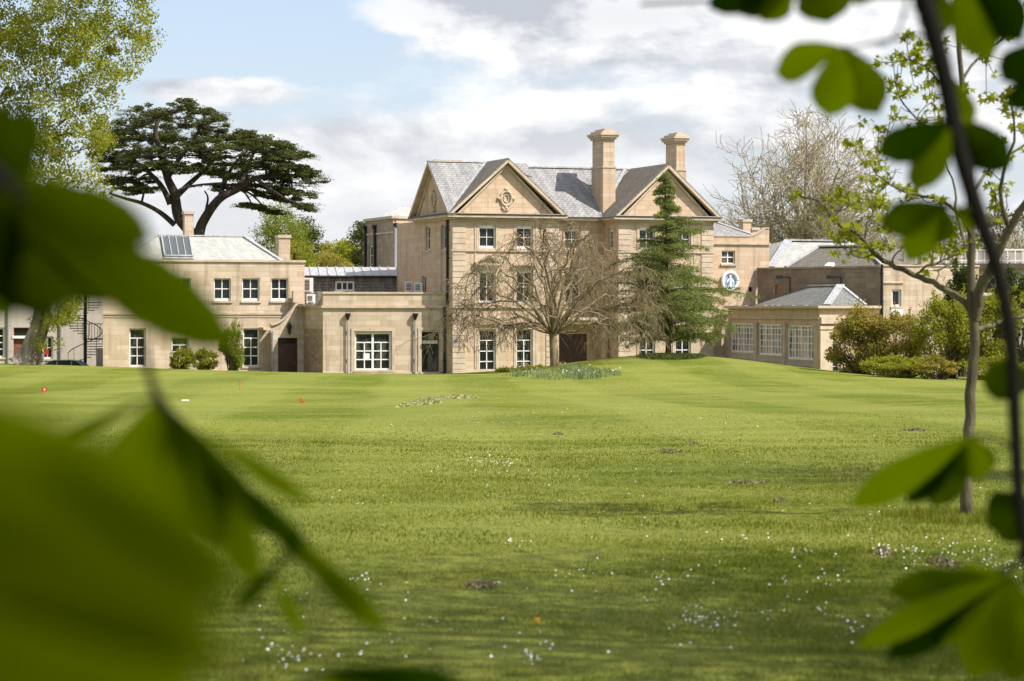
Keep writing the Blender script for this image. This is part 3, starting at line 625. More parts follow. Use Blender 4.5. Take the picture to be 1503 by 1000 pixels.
def acunit(px, py0, py1, wpx, Yd, label, fan=True):
    x = (px - CX) / FPX * Yd; z0 = EYE + (HY - py1) / FPX * Yd; z1 = EYE + (HY - py0) / FPX * Yd; wd = wpx / FPX * Yd
    t = thing('air_conditioning_unit', (x, Yd, z0), label, 'air conditioner', 'air conditioning units on the flat roof')
    mb = MB(); mb.box(x - wd / 2, x + wd / 2, Yd, Yd + .4, z0 + .1, z1); mb.box(x - wd / 2, x - wd / 2 + .08, Yd, Yd + .4, z0, z0 + .099); mb.box(x + wd / 2 - .08, x + wd / 2, Yd, Yd + .4, z0, z0 + .099); mb.build('casing', M['white'], t)
    g_ = MB(); h = z1 - z0 - .25; nrow = max(4, int(h / .09))
    for k in range(nrow): g_.box(x - wd * .38, x + wd * .22, Yd - .02, Yd - .003, z0 + .18 + h * k / nrow, z0 + .18 + h * (k + .5) / nrow)
    g_.build('grille', M['iron'], t)
acunit(451, 408, 430, 16, 163, 'tall white air conditioning unit beside the wing wall'); acunit(456, 432, 445.5, 12, 160.5, 'low white louvred unit standing at the foot of the tall unit')
acunit(601, 413.5, 430, 13, 163, 'white louvred unit on the flat roof near the manor wall'); acunit(614, 415, 430, 12, 160.5, 'grey boxed unit between the louvred one and the manor wall')

# ---------------------------------------------------------------- stone stair tower behind
tow = thing('stone_tower', (-6, 178, .1), 'tall square stone block with black rainwater pipes and small arched window behind the manor', 'building')
q0, q1, q2 = [(536 - CX) / FPX * 178, 178], [(577 - CX) / FPX * 171.5, 171.5], [(650 - CX) / FPX * 175, 175]
T1 = Wall(q0, q1, 0, 10.78); T2 = Wall(q1, q2, 0, 10.78)
window(tow, T1, T1.s_at(541), T1.s_at(547), 6.9, 9.0, 1, 3, fr=.1, rec=.12)
wm = MB(); T1.face(wm); Wall(T2.q, T2.q + np.array([-2, 8]), 0, 10.78).face(wm); wm.build('wall', M['stone_grey'], tow)  # shaded face drawn in darker stone, the sunlit face in paler
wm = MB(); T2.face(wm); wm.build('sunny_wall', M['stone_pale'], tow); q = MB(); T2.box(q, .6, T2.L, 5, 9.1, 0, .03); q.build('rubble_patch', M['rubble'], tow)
tm = MB(); T1.box(tm, -.1, T1.L + .1, 10.79, 10.98, -.4, .12); T2.box(tm, 0, T2.L, 10.785, 10.975, -.4, .12); T1.box(tm, 0, T1.L, 9.75, 9.87, 0, .06); tm.build('stone_trim', M['trim'], tow)
for px in (538, 552): drainpipe(tow, T1, T1.s_at(px), 4, 10.2, .12, 'iron', True)
drainpipe(tow, T2, .12, 4, 10.2, .12, 'grey_iron', True)
rm = MB(); A = px2w(562, 322, 176); B = px2w(620, 322, 178); C1 = px2w(582, 303.5, 182); D1 = px2w(625, 303, 184); E = px2w(559, 322, 186)
for P in ([A, B, D1, C1], [E, A, C1], [px2w(592, 322, 175), px2w(612, 322, 176), px2w(609, 303, 179)]): rm.slab(P, .1)
rm.build('roof', M['slate_pale'], tow); q = MB(); q.beam(A, C1, .4, .1); q.beam(C1, D1, .3, .1); q.build('lead_flashing', M['lead'], tow)

# ---------------------------------------------------------------- far west building with yard things
fw = thing('far_west_building', (-37, 172, .3), 'cream rendered building at the left edge with white windows and dark red doors', 'building')
FW = Wall([(-160 - CX) / FPX * 168, 168], [(156 - CX) / FPX * 172, 172], -.6, 9.3); Yf = 171
window(fw, FW, FW.s_at(-16), FW.s_at(7), FW.z_at(0, 525), FW.z_at(0, 481), 2, 4, fr=.12, rec=.16, bar=.08)
window(fw, FW, FW.s_at(62), FW.s_at(78), FW.z_at(70, 527), FW.z_at(70, 494), 2, 2, fr=.12, rec=.16)
for a in (-70, 60, 100): window(fw, FW, FW.s_at(a), FW.s_at(a + 20), FW.z_at(a, 450), FW.z_at(a, 418), 2, 2, fr=.1, rec=.16)
s0, s1 = FW.s_at(20), FW.s_at(45); door(fw, FW, s0, s1, .2, FW.z_at(30, 481), M['door2'], FW.z_at(30, 496), leafs=2)
wm = MB(); FW.face(wm); Wall(FW.q, FW.q + np.array([0, 10]), -.6, 9.3).face(wm); wm.build('wall', M['render'], fw)
q = MB(); FW.box(q, -1, FW.L + .3, 9.3, 9.5, -.4, .3); FW.box(q, s0 - .1, s1 + .1, FW.z_at(30, 497), FW.z_at(30, 493), -.15, .05); q.build('cornice', M['white'], fw)
rm = MB(); rm.slab([FW.P(-1, 9.45, .4), FW.P(FW.L + .4, 9.45, .4), FW.P(FW.L - 2, 12, -5), FW.P(-1, 12, -5)], .12); rm.slab([FW.P(FW.L + .4, 9.45, .4), FW.P(FW.L + .4, 9.45, -10), FW.P(FW.L - 2, 12, -5)], .12); rm.build('roof', M['slate_pale'], fw)
for px in (12, 89): drainpipe(fw, FW, FW.s_at(px), .2, 9.2, .10, 'grey_iron', False)
def FH(u, v): q_ = FW.P(u, 0, -v); return (q_[0], q_[1])
u = FW.s_at(145, -3); chimney(u, u + .7, 3, 3.7, 9, 10.0, fw, False, 'stone_pale', FH)

# spiral stair
Ys = 165; cx_, cz_ = (125 - CX) / FPX * Ys, .2
stair = thing('spiral_staircase', (cx_, Ys, cz_), 'black iron spiral staircase winding up beside the left end of the wing', 'staircase')
q = MB(); q.tube([(cx_, Ys, cz_), (cx_, Ys, 6.2)], .12, 10); q.build('central_post', M['iron'], stair)
NS = 26; rr = 1.15; H0, H1 = cz_ + .2, 5.0; st_ = MB(); rl = MB(); hp = []
for k in range(NS):
    a = math.pi * 1.1 + k * .36; z = H0 + (H1 - H0) * k / NS; a2 = a + .36
    st_.slab([(cx_, Ys, z), (cx_ + rr * math.cos(a), Ys + rr * math.sin(a), z), (cx_ + rr * math.cos(a2), Ys + rr * math.sin(a2), z)], .05)
    x, y = cx_ + rr * math.cos(a), Ys + rr * math.sin(a); hp.append((x, y, z + .95))
    if k % 2 == 0: rl.tube([(x, y, z), (x, y, z + .95)], .018, 5)
rl.tube(hp, .03, 6)
st_.build('tread', M['iron'], stair)['label'] = 'black iron treads winding round the post'; rl.build('handrail', M['iron'], stair)
q = MB(); q.slab([(cx_, Ys - .9, 2.35), (cx_ + 1.5, Ys - .9, 2.35), (cx_ + 1.5, Ys + .6, 2.35), (cx_, Ys + .6, 2.35)], .08)
for k in range(7): q.tube([(cx_ + 1.5 - .2 * k * .0 - .0, Ys - .9 + .25 * k, 2.35), (cx_ + 1.5, Ys - .9 + .25 * k, 3.35)], .018, 5); q.tube([(cx_ + .2 * k, Ys - .9, 2.35), (cx_ + .2 * k, Ys - .9, 3.35)], .018, 5)
q.tube([(cx_, Ys - .9, 3.35), (cx_ + 1.5, Ys - .9, 3.35)], .03, 6); q.build('landing', M['iron'], stair)
pil = MB(); x0 = (141 - CX) / FPX * 160; pil.box(x0, x0 + .42, 160, 160.5, -.3, EYE + (HY - 514) / FPX * 160); pil.box(x0 - .05, x0 + .47, 159.95, 160.55, EYE + (HY - 514) / FPX * 160, EYE + (HY - 512) / FPX * 160 + .03)
tag(pil.build('stone_pillar', M['render'], None), 'short pale rendered pillar at the foot of the spiral stair', 'pillar')
# sign post
xs_, zs_ = (64 - CX) / FPX * 153, float(gz((64 - CX) / FPX * 153, 153))
sp_ = thing('sign_post', (xs_, 153, zs_), 'slim grey post with a red sign board beside the big tree trunk', 'sign')
q = MB(); q.tube([(xs_, 153, zs_), (xs_, 153, EYE + (HY - 495) / FPX * 153)], .04, 8); q.build('post', M['grey_iron'], sp_)
q = MB(); q.box(xs_ + .08, xs_ + .30, 152.96, 152.99, EYE + (HY - 521) / FPX * 153, EYE + (HY - 512) / FPX * 153); q.build('red_board', M['red'], sp_)
q = MB(); q.box(xs_ - .06, xs_ + .28, 152.93, 152.958, EYE + (HY - 507) / FPX * 153, EYE + (HY - 497) / FPX * 153); q.build('grey_board', M['grey_iron'], sp_)

# parked car, only its roof shows over the lawn
def car(px, Yd, roof_py, L=4.1):
    x = (px - CX) / FPX * Yd; zr = EYE + (HY - roof_py) / FPX * Yd; z0 = zr - 1.45
    t = thing('parked_car', (x, Yd, z0), 'blue-grey hatchback car parked behind the rise of the lawn', 'car')
    def ext(mb, prof, w0, w1):
        k = len(prof); P = [(x + a, Yd + w0, z0 + b) for a, b in prof] + [(x + a, Yd + w1, z0 + b) for a, b in prof]
        mb.add(P, [tuple(range(k))[::-1][::-1], tuple(range(2 * k - 1, k - 1, -1))] + [(i + k, (i + 1) % k + k, (i + 1) % k, i) for i in range(k)])
    pm = mat('blue_grey_car_paint', (.16, .24, .29), .25, .4)
    mb = MB(); ext(mb, [(-2.05, .3), (2.05, .3), (2.1, .62), (1.95, .9), (1.2, 1.02), (-1.7, 1.02), (-2.0, .9), (-2.1, .6)], 0, 1.7)
    ext(mb, [(-1.05, 1.36), (-.75, 1.43), (.35, 1.44), (.75, 1.36), (.3, 1.40), (-.75, 1.39)], .18, 1.52)
    for a, b in (((-1.62, 1.02), (-1.02, 1.38)), ((-.55, 1.02), (-.50, 1.41)), ((.42, 1.02), (.40, 1.41)), ((1.3, 1.02), (.72, 1.38))):
        for yy in (.10, 1.6): mb.beam((x + a[0], Yd + yy, z0 + a[1]), (x + b[0], Yd + yy + (.1 if yy < 1 else -.1), z0 + b[1]), .07, .07)
    mb.build('body', pm, t)
    mb = MB(); ext(mb, [(-1.55, 1.0), (1.22, 1.0), (.68, 1.37), (.3, 1.395), (-.72, 1.385), (-1.0, 1.35)], .15, 1.55); mb.build('window', M['glass'], t)
    for wx in (-1.3, 1.3):
        for wy in (0, 1.7):
            m_ = MB(); m_.tube([(x + wx, Yd + wy - .1, z0 + .32), (x + wx, Yd + wy + .1, z0 + .32)], .32, 16); wh = m_.build('wheel', M['iron'], t)
            m_ = MB(); m_.tube([(x + wx, Yd + wy - .12, z0 + .32), (x + wx, Yd + wy + .12, z0 + .32)], .18, 12); m_.build('rim', M['grey_iron'], wh)
    for hx in (-2.08, 2.02):
        for hy in (.15, 1.25): m_ = MB(); m_.box(x + hx, x + hx + .08, Yd + hy, Yd + hy + .3, z0 + .62, z0 + .78); m_.build('headlight' if hx < 0 else 'tail_light', M['white'] if hx < 0 else M['red'], t)
car(95, 158, 528.3)

# ---------------------------------------------------------------- roundel wing (east)
ew = thing('east_wing', (14.5, 165, .1), 'two-storey honey stone wing with swept parapet and blue and white roundel', 'building')
EW = Wall([(1046 - CX) / FPX * 162.2, 162.2], [(1129 - CX) / FPX * 163.6, 163.6], -.6, EYE + (HY - 358) / FPX * 163)
window(ew, EW, EW.s_at(1059.5), EW.s_at(1079), EW.z_at(1070, 387.5), EW.z_at(1070, 368), 2, 2, fr=.07, bar=.06, rec=.14, sillo=.12)
EW.hole(EW.s_at(1099), EW.s_at(1104.5), EW.z_at(1102, 428.5), EW.z_at(1102, 421.5), .3)
wm = MB(); EW.face(wm); Wall(EW.q, EW.q + np.array([-2.5, 8]), -.6, EW.z1).face(wm)
zt = EW.z1; p0_ = EW.z_at(1060, 347); p1_ = EW.z_at(1124, 335.5)
prof = [(EW.L * t_, p0_ + (p1_ - p0_) * max(0, (t_ - .62) / .30) ** 2 if t_ < .92 else p1_) for t_ in np.linspace(0, 1, 16)]
for (sa, za), (sb, zb) in zip(prof[:-1], prof[1:]): wm.hexa([EW.P(sa, zt, 0), EW.P(sb, zt, 0), EW.P(sb, zt, -.4), EW.P(sa, zt, -.4), EW.P(sa, za, 0), EW.P(sb, zb, 0), EW.P(sb, zb, -.4), EW.P(sa, za, -.4)])
wm.build('wall', M['stone'], ew)
q = MB(); EW.box(q, EW.s_at(1098.5), EW.s_at(1105), EW.z_at(1102, 429), EW.z_at(1102, 421), -.32, -.25); q.build('vent', M['iron'], ew)
tm = MB(); EW.box(tm, 0, EW.L + .08, zt - .06, zt + .08, 0, .12)
for (sa, za), (sb, zb) in zip(prof[:-1], prof[1:]): tm.beam(EW.P(sa, za + .03, -.2), EW.P(sb, zb + .03, -.2), .5, .08)
tm.build('coping', M['trim'], ew)
# roundel
cs, czr = EW.s_at(1070.3), EW.z_at(1070, 413); ro_ = MB(); rad = 13.2 / FPX * 162.6
ring = [EW.P(cs + rad * .92 * math.cos(a), czr + rad * math.sin(a), .14) for a in np.linspace(0, 2 * math.pi, 33)]
ro_.tube(ring, .115, 8)
k = 32; P = [EW.P(cs + rad * 1.0 * math.cos(2 * math.pi * i / k), czr + rad * 1.07 * math.sin(2 * math.pi * i / k), .0) for i in range(k)]; Q = [EW.P(cs + rad * 1.0 * math.cos(2 * math.pi * i / k), czr + rad * 1.07 * math.sin(2 * math.pi * i / k), .13) for i in range(k)]
ro_.add(P + Q, [(i, (i + 1) % k, (i + 1) % k + k, i + k) for i in range(k)])
rp = ro_.build('roundel', M['white'], ew, True)
q = MB(); q.add([EW.P(cs + rad * .9 * math.cos(2 * math.pi * i / k), czr + rad * .98 * math.sin(2 * math.pi * i / k), .10) for i in range(k)], [tuple(range(k))])
q.build('blue_ground', vary(mat('blue_glaze', (.3, .45, .6), .45), (.20, .36, .54), (.32, .47, .62), 4), rp)
q = MB(); x, y, z = EW.P(cs, czr, .16)
q.lathe((x, y, z - .46), [(.13, 0), (.15, .1), (.11, .3), (.10, .42), (.14, .56), (.13, .64), (.04, .69)], 10); q.lathe((x, y, z + .23), [(.04, 0), (.085, .06), (.09, .13), (.05, .2)], 10)
for sg in (-1, 1): q.tube([EW.P(cs + sg * .11, czr + .14, .16), EW.P(cs + sg * .22, czr - .05, .18), EW.P(cs + sg * .26, czr - .20, .2)], [.05, .045, .03], 6)
q.build('relief_figure', M['white'], rp, True)
rm = MB(); rm.slab([px2w(1046, 347, 163.5), px2w(1108, 346.5, 165), px2w(1050, 326, 168)], .1); rm.slab([px2w(1108, 346.5, 165), px2w(1112, 348, 175), px2w(1050, 326, 168)], .1); rm.build('roof', M['slate'], ew)
q = MB(); q.beam(px2w(1108, 346, 165), px2w(1049, 325.5, 168), .3, .1); q.build('lead_flashing', M['lead'], ew)
def EH(u, v): q_ = EW.P(u, 0, -v); return (q_[0], q_[1])
u = EW.s_at(1091, -8); chimney(u, u + .62, 8, 8.6, 8, EW.z_at(1097, 322, -8), ew, False, 'stone', EH)
u = EW.s_at(1104, -8); chimney(u, u + .5, 8, 8.6, 8, EW.z_at(1108, 334, -8), ew, False, 'stone', EH)

# ---------------------------------------------------------------- service range, stained side wall with its shade in the stone colour
sr = thing('service_range', (21, 160, .1), 'weathered stone service range with stained side wall darkened for shade and big slate roofs', 'building')
SR = Wall([(1112 - CX) / FPX * 163.2, 163.2], [(1291 - CX) / FPX * 155, 155], -.6, 7.02)
SR.hole(SR.s_at(1138), SR.s_at(1147), SR.z_at(1142, 432), SR.z_at(1142, 418), .15)
wm = MB(); SR.face(wm); wm.build('side_wall', M['stone_dark'], sr)  # this wall's shade is painted into its stone colour
q = MB(); SR.box(q, SR.s_at(1138), SR.s_at(1147), SR.z_at(1142, 432), SR.z_at(1142, 418), -.12, -.1); q.build('wooden_vent', vary(mat('orange_wood', (.35, .18, .07), .7), (.36, .19, .08), (.25, .13, .06)), sr)
tm = MB(); SR.box(tm, 0, SR.L + .1, 7.021, 7.14, -.5, .10); tm.build('coping', M['stone_grey'], sr)
SF = Wall(SR.q, [(1437 - CX) / FPX * 157.5, 157.5], -.6, EYE + (HY - 391) / FPX * 156)
window(sr, SF, SF.s_at(1309), SF.s_at(1323), SF.z_at(1316, 450), SF.z_at(1316, 425), 1, 1, fr=.12, rec=.12)
q = MB(); SF.box(q, SF.s_at(1308), SF.s_at(1325), SF.z_at(1316, 466), SF.z_at(1316, 452), -.1, .04)
for k_ in range(4): SF.box(q, SF.s_at(1308) + .1 + k_ * .17, SF.s_at(1308) + .15 + k_ * .17, SF.z_at(1316, 466), SF.z_at(1316, 452), .041, .06)
q.build('white_balcony_panel', M['white'], sr)
wm = MB(); SF.face(wm); Wall(SF.q, SF.q + np.array([1, 10]), -.6, SF.z1).face(wm); wm.build('front_wall', M['stone_pale'], sr)
tm = MB(); SF.box(tm, 0, SF.s_at(1352), SF.z1, SF.z1 + .1, -.4, .08); SF.box(tm, SF.s_at(1352), SF.s_at(1372), SF.z1, SF.z_at(1360, 376), -.4, .06); SF.box(tm, SF.s_at(1372), SF.L, SF.z1, SF.z1 + .1, -.4, .08)
SF.box(tm, SF.s_at(1296), SF.s_at(1326), SF.z_at(1310, 416), SF.z_at(1310, 414.5), 0, .08); tm.build('stone_trim', M['trim'], sr)
drainpipe(sr, SF, .12, 0, SF.z1 + .1, .09, 'iron', False)
rm = MB(); rm.slab([px2w(1150, 393, 163), px2w(1297, 391.5, 156.5), px2w(1268, 361, 163), px2w(1202, 362, 166)], .1); rm.slab([px2w(1297, 391.5, 156.5), px2w(1372, 389, 163), px2w(1268, 361, 163)], .1)
rm.slab([px2w(1290, 391, 160), px2w(1350, 389, 161), px2w(1330, 366, 170), px2w(1262, 361, 168)], .1)
rm.build('roof', M['slate_dark'], sr)
rm = MB(); rm.slab([px2w(1131, 393, 165.5), px2w(1200, 393, 166), px2w(1245, 354, 172), px2w(1157, 353, 172)], .1); rm.slab([px2w(1126, 393, 165.5), px2w(1128, 359, 176), px2w(1157, 353, 172)], .1); rm.slab([px2w(1245, 354, 172), px2w(1290, 372, 170), px2w(1150, 390, 169)], .1)
rm.build('hipped_roof', M['slate_pale'], sr)
q = MB(); q.beam(px2w(1131, 392, 165.3), px2w(1157, 352.5, 171.7), .55, .12); q.beam(px2w(1157, 352.5, 171.7), px2w(1245, 353.5, 171.7), .4, .12); q.beam(px2w(1153, 392, 162.7), px2w(1202, 361.5, 165.7), .22, .1); q.beam(px2w(1202, 361.5, 165.7), px2w(1268, 360.5, 162.7), .28, .1); q.beam(px2w(1268, 360.5, 162.7), px2w(1297, 390.5, 156.3), .25, .1); q.build('lead_flashing', M['lead'], sr)
q = MB(); q.slab([px2w(1210, 390, 158.6), px2w(1220, 390, 158.2), px2w(1225, 385.5, 159.3), px2w(1215, 385.5, 159.7)], .2); q.build('roof_light', M['white'], sr)
for px, z_ in ((1161, 407), (1236, 407)):
    a = SR.s_at(px); z1_ = SR.z_at(px, z_); f = thing('floodlight', SR.P(a, z1_ - .7, .15), 'black floodlight on the dark wall ' + ('nearer the roundel wing' if px < 1200 else 'above the orangery roof'), 'floodlight', 'floodlights on the dark wall')
    q = MB(); q.tube([SR.P(a, z1_ - 1.0, .12), SR.P(a, z1_, .12)], .04, 6); q.tube([SR.P(a, z1_, .12), SR.P(a - .6, z1_ + .02, .5)], .04, 6); q.build('bracket', M['iron'], f)
    q = MB(); x, y, z = SR.P(a - .6, z1_, .5); q.box(x - .22, x + .22, y - .1, y + .1, z - .12, z + .12); q.build('lamp_head', M['iron'], f)

# ---------------------------------------------------------------- orangery
og = thing('orangery', (18, 156, .1), 'single-storey orangery with three wide white glazed bays and low hipped slate roof', 'building')
oa, ob_ = np.array([(1069 - CX) / FPX * 162, 162.]), np.array([(1203 - CX) / FPX * 148.5, 148.5]); oc = np.array([(1290 - CX) / FPX * 150.5, 150.5])
OT = 4.40; OS = Wall(oa, ob_, -.8, OT); OF = Wall(ob_, oc, -.8, OT)
for i, (a, b) in enumerate(((1071.5, 1107.5), (1112.5, 1149.5), (1155, 1194.5))):
    s0, s1 = OS.s_at(a), OS.s_at(b); z0_, z1_ = OS.z_at(b, [518.5, 522.5, 529][i]), OS.z_at(b, [474, 475.5, 477][i])
    window(og, OS, s0, s1, z0_, z1_, 8, 5, fr=.13, bar=.055, rec=.10, glass='glass2', colx=[k_ / 8 for k_ in range(1, 8)], mull=[.25, .5, .75], rowz=[.24, .46, .68, .90], sill=True, name='glazed_bay')
s0 = OF.s_at(1209); window(og, OF, s0, s0 + 1.3, .0, 2.3, 2, 3, fr=.12, rec=.2, name='french_window', sill=False)
wm = MB(); OS.face(wm); OF.face(wm); wm.build('wall', M['stone'], og)
for i, (a, b) in enumerate(((1071.5, 1107.5), (1112.5, 1149.5), (1155, 1194.5))):
    s0, s1 = OS.s_at(a), OS.s_at(b); zt_ = OS.z_at(b, [518.5, 522.5, 529][i]) - .125; q = MB(); OS.box(q, s0, s1, -.5, zt_, 0, .035); OS.box(q, s0 + .02, s1 - .02, zt_ - .28, zt_ - .01, .036, .07); q.build('white_plinth_panel', M['render'], og)
tm = MB()
for a in (1068.5, 1110, 1152, 1198): u = OS.s_at(a); OS.box(tm, u - .22, u + .22, -.6, 3.3, 0, .10); OS.box(tm, u - .28, u + .28, 3.3, 3.5, 0, .15); OS.box(tm, u - .28, u + .28, -.6, 1.0, 0, .15)
OS.box(tm, -.2, OS.L + .1, OT, OT + .16, -.6, .28); OF.box(tm, -.3, OF.L, OT + .003, OT + .157, -.6, .28); OS.box(tm, 0, OS.L, 3.72, 3.82, 0, .08); OF.box(tm, 0, OF.L, 3.45, 3.85, 0, .22); OF.box(tm, .0, .9, -.6, 3.1, 0, .10); OF.box(tm, -.05, .98, 3.1, 3.3, 0, .16)
tm.build('stone_trim', M['trim'], og)
A = px2w(1104, 450, 162); B = px2w(1214, 451.5, 149.7); Cc = px2w(1271, 450.5, 151.3); Dd = px2w(1175, 448, 166); A[2] = B[2] = Cc[2] = Dd[2] = OT + .17
r0 = px2w(1186, 420, 160); r1 = px2w(1234, 418, 153.6); r0[2] = r1[2] = 5.85
rm = MB(); rm.slab([A, B, r1, r0], .1); rm.slab([B, Cc, r1], .1); rm.slab([Cc, Dd, r0, r1], .1); rm.slab([Dd, A, r0], .1); rm.build('roof', M['slate_mid'], og)
q = MB(); u_ = np.array([0, 0, .04]); q.beam(B + u_, r1 + u_, .5, .1); q.beam(r0 + u_, r1 + u_, .3, .1); q.beam(Cc + u_, r1 + u_, .2, .1); q.build('lead_flashing', M['lead'], og)
q = MB()
for k_ in (.12, .2, .42, .5, .56, .72, .85): u = OS.L * k_; OS.box(q, u, u + .5, OT + .162, OT + .19, .05, .26)
q.build('parapet_marks', M['lead'], og)

# ---------------------------------------------------------------- terrace building far right
tb = thing('terrace_building', (34, 158, .1), 'flat-roofed building with dark fascia, long windows and white balustrade above, at the right edge', 'building')
TB = Wall([(1437 - CX) / FPX * 158.2, 158.2], [(1640 - CX) / FPX * 158.2, 158.2], -.6, EYE + (HY - 395) / FPX * 158.2)
window(tb, TB, TB.s_at(1443), TB.s_at(1530), TB.z_at(1450, 432), TB.z_at(1450, 406), 5, 1, fr=.1, bar=.1, rec=.1)
wm = MB(); TB.face(wm); wm.build('wall', M['render'], tb)
q = MB(); TB.box(q, -4, TB.L, TB.z_at(1440, 395), TB.z_at(1440, 387), -8, .5); q.build('fascia', mat('brown_fascia', (.09, .06, .05), .6), tb)
q = MB(); zb_, zt_ = TB.z_at(1440, 387), TB.z_at(1440, 368)
TB.box(q, -4.2, TB.L, zt_, zt_ + .10, .1, .2); TB.box(q, -4.2, TB.L, zb_ + .15, zb_ + .22, .1, .2); u = -4.2
while u < TB.L: TB.box(q, u, u + .08, zb_, zt_, .1, .19); u += .5
q.build('balustrade', M['white'], tb)
q = MB(); TB.box(q, -4.5, TB.L, zb_ + .02, zb_ + .8, -3, -2.6); q.build('parapet', M['render'], tb)
#@@PLANTS

# ================================================================ plants
def curve(P, n=8):
    P = np.asarray(P, float); t = np.linspace(0, len(P) - 1, n); i = np.clip(t.astype(int), 0, len(P) - 2); f = (t - i)[:, None]
    p0 = P[np.clip(i - 1, 0, len(P) - 1)]; p1 = P[i]; p2 = P[i + 1]; p3 = P[np.clip(i + 2, 0, len(P) - 1)]
    return .5 * ((2 * p1) + (-p0 + p2) * f + (2 * p0 - 5 * p1 + 4 * p2 - p3) * f ** 2 + (-p0 + 3 * p1 - 3 * p2 + p3) * f ** 3)
def grow(nb, p, d, L, r, lvl, mx, kids, r_, grav=0.0, wob=.25, ratio=.62, tips=None, seg=6, spread=.9, nside=5, gfac=1.0, rmin=.008, start=.25):
    P = [np.array(p, float)]; d = np.array(d, float); d /= np.linalg.norm(d)
    g = grav[lvl] if isinstance(grav, (list, tuple)) else grav
    for k in range(seg):
        d = d + r_.normal(size=3) * wob * (.5 + .5 * lvl / mx) + np.array([0, 0, g]); d /= np.linalg.norm(d); P.append(P[-1] + d * L / seg)
    P = np.array(P); last = lvl == mx; rad = np.linspace(r, max(r * (.35 if not last else .4), rmin), seg + 1)
    nb.tube(P, np.maximum(rad, rmin), max(3, nside - lvl))
    if tips is not None and lvl >= mx - 1: tips.append(P[seg // 2:])
    if last: return
    nk = kids[lvl] if isinstance(kids, (list, tuple)) else kids
    for k in range(nk):
        t = start + (1 - start) * (k + r_.uniform(.1, .9)) / nk; i = min(int(t * seg), seg - 1); q = P[i] + (P[i + 1] - P[i]) * (t * seg - i)
        dd = unit(P[i + 1] - P[i]); side = unit(np.cross(dd, r_.normal(size=3))); nd = unit(dd + side * spread * r_.uniform(.6, 1.3))
        grow(nb, q, nd, L * ratio * r_.uniform(.75, 1.2) * (1.1 - .35 * t), max(np.interp(t, np.linspace(0, 1, seg + 1), rad) * .62, rmin), lvl + 1, mx, kids, r_, grav, wob, ratio, tips, seg if lvl < mx - 1 else max(4, seg - 2), spread, nside, gfac, rmin, .15)
def G(px, Y): x = (px - CX) / FPX * Y; return np.array([x, Y, float(gz(x, Y))])
def bare_tree(name, label, px, Yd, top_py, seed, m='twig', group=None, lean=0, width=.9, kids=(7, 6, 6, 5), rmin=.014, base_z=None, trunk=.3, cat='tree', leaf=None, wob=.16):
    r_ = np.random.default_rng(seed); b = G(px, Yd)
    top = EYE + (HY - top_py) / FPX * Yd; h = top - b[2]
    t = thing(name, b, label, cat, group); nb = NB(); tips = []
    grow(nb, b - np.array([0, 0, .4]), (lean, 0, 1), h * .54, h * .022, 0, len(kids), kids, r_, [.02, .11, .08, .04, .02][:len(kids) + 1], wob, .62, tips, 8, width, 8, rmin=rmin, start=trunk)
    nb.build('trunk', M[m], t, True)
    if leaf:
        C = np.concatenate(tips); C = C[r_.uniform(size=len(C)) < leaf[1]]; C = np.repeat(C, leaf[3], 0) + r_.normal(size=(len(C) * leaf[3], 3)) * leaf[2] * 1.6
        lb = NB(); leaves(lb, C, leaf[2], r=r_); lb.build('crown', M[leaf[0]], t)
    return t
def in_poly(pt, poly):
    x, y = pt; c = False; n = len(poly)
    for i in range(n):
        x1, y1 = poly[i]; x2, y2 = poly[(i + 1) % n]
        if (y1 > y) != (y2 > y) and x < (x2 - x1) * (y - y1) / (y2 - y1) + x1: c = not c
    return c
